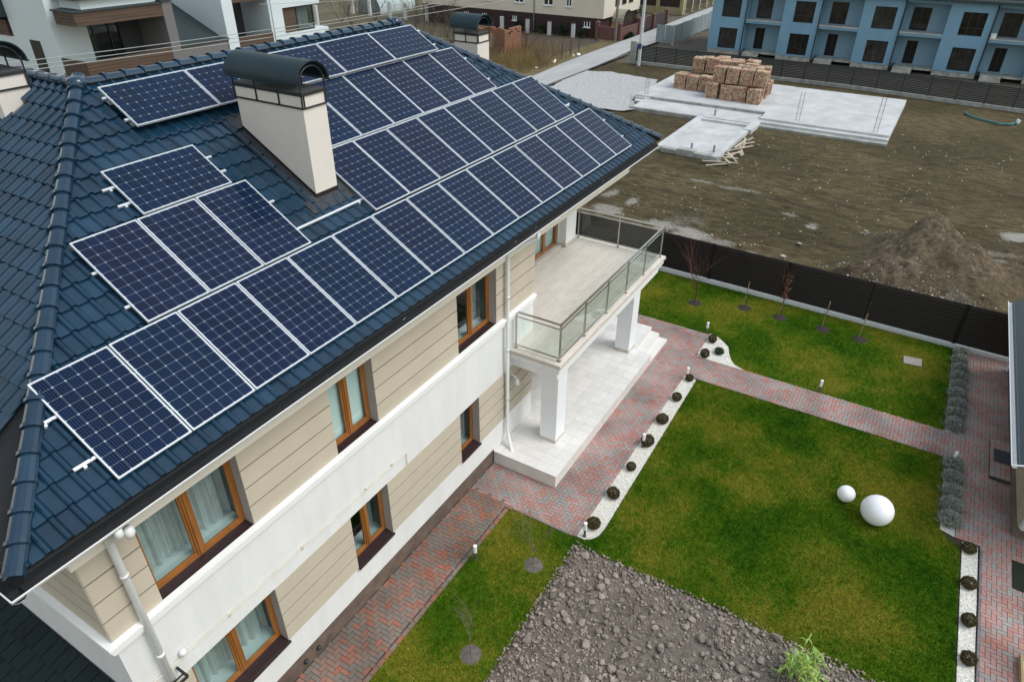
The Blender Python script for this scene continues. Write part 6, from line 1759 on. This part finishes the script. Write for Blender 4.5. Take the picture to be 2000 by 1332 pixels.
mb('parapet', 28.76, 32.6, 38.42, 38.9, 0, 4.30, m=gdk); mb('parapet_cap', 28.76, 32.75, 38.3, 39.0, 4.305, 4.42, m=rdk)
b = MB(); b.add([(28.76, 38.9, 4.35), (32.66, 38.9, 4.35), (32.66, 44.5, 6.6), (28.76, 44.5, 6.6)], [(0, 1, 2, 3)]); b.build('lean_roof', rdk, mh)
mb('stepped_roof', 21.5, 26, 46.02, 48.4, 6.4, 7.9, m=rdk); mb('side_wall', 22.0, 26, 48.42, 52, 6.2, 9.0); mb('side_wall', 22.05, 26, 46.02, 52, 0, 5.2); planks_band(22.0, 26, 46.5, 52, 5.21, 6.19, 4)
MB().lathe(26.6, 41.0, [(.05, 6.0), (.12, 6.03), (.12, 6.12), (.05, 6.15)], 8).build('porch_light', M('yellow_lamp', (.55, .55, .05), .5), mh)
wh = empty('white_house', (38, 42, 0), 'white modern house with wood panel and corner window behind the ridge', 'building')
mb('side_block', 32.7, 33.62, 38.4, 47, 0, 9.5, par=wh); 
b = MB()
for (x0, x1, z0, z1) in ((37.15, 42.2, 5.82, 9.5), (37.15, 38.2, 0, 5.818), (38.2, 42.9, 0, 3.98)): b.box(x0, x1, 38.4, 46, z0, z1)
b.build('front_block', wt, wh)
for k in range(6): MB().box(38.22, 39.68, 38.62, 38.7, 3.99 + k * .304, 3.99 + k * .304 + .29).build('cladding_board', wdk, wh)
b = MB(); b.box(39.7, 39.78, 38.6, 38.68, 3.99, 5.8); b.box(41.5, 41.58, 38.6, 38.68, 3.99, 5.8); b.box(39.7, 41.58, 38.605, 38.675, 3.985, 4.1); b.box(41.52, 41.58, 38.7, 41, 3.99, 4.1); w = b.build('window', wfr, wh)
MB().quad((39.78, 38.64, 4.1), (41.5, 38.64, 4.1), (41.5, 38.64, 5.8), (39.78, 38.64, 5.8)).build('pane', MATS['far_glass'], w); MB().quad((41.55, 38.68, 4.1), (41.55, 41, 4.1), (41.55, 41, 5.8), (41.55, 38.68, 5.8)).build('pane', MATS['far_glass'], w)
wavy(39.8, 41.2, 38.9, 4.0, 5.8, 7, .05, 5).build('curtain', curtain_m, w, smooth=True)
mb('room_back', 38.2, 41.5, 42, 42.1, 3.98, 5.82, m=gdk2, par=wh)
mb('recess_back', 33.62, 37.15, 41.6, 46, 0, 9, m=gdk2, par=wh); mb('recess_side', 36.95, 37.14, 38.5, 41.6, 3.0, 9, m=wt, par=wh)
b = MB(); b.box(34.0, 34.1, 41.5, 41.58, 3.7, 6.0); b.box(35.1, 35.2, 41.5, 41.58, 3.7, 6.0); b.box(34.0, 35.2, 41.505, 41.575, 5.1, 5.25); b.box(34.0, 35.2, 41.505, 41.575, 5.9, 6.0); w = b.build('balcony_door', wfr, wh)
MB().quad((34.1, 41.55, 3.7), (35.1, 41.55, 3.7), (35.1, 41.55, 5.9), (34.1, 41.55, 5.9)).build('pane', wgl, w)
for k in range(4): MB().box(33.64, 36.93, 38.42, 38.52, 3.45 + k * .215, 3.45 + k * .215 + .2).build('balcony_board', wdk, wh)
mb('balcony_slab', 33.63, 36.94, 38.45, 41.6, 3.1, 3.44, m=gdk2, par=wh)
for k in range(3): MB().box(33.64, 36.93, 38.6, 41, 6.55 + k * .2, 6.55 + k * .2 + .19).build('canopy_board', wdk, wh)

# ------------------------------------------------------------------ overhead cables
cab = M('cable', (.34, .36, .34), .6)
def cable(p, q, sag, lab):
    p, q = Vector(p), Vector(q); pts = []
    for i in range(25):
        t = i / 24; v = p.lerp(q, t); v.z -= sag * 4 * t * (1 - t); pts.append(v)
    b = MB(); b.tube(pts, .014, 5); tag(b.build('overhead_cable', cab), lab, 'cable', 'overhead cables')
cable((-5, 20, 8.9), (50, 20, 8.0), .62, 'upper overhead cable of the top pair passing the modern house')
cable((-5, 20, 8.72), (50, 20, 7.88), .62, 'lower overhead cable of the top pair passing the modern house')
cable((-5, 16, 9.15), (45, 18.5, 7.5), .30, 'single overhead cable just above the roof ridge')
cable((36, 38.35, 6.3), (78, 31, 6.2), .6, 'overhead cable crossing in front of the old garden')
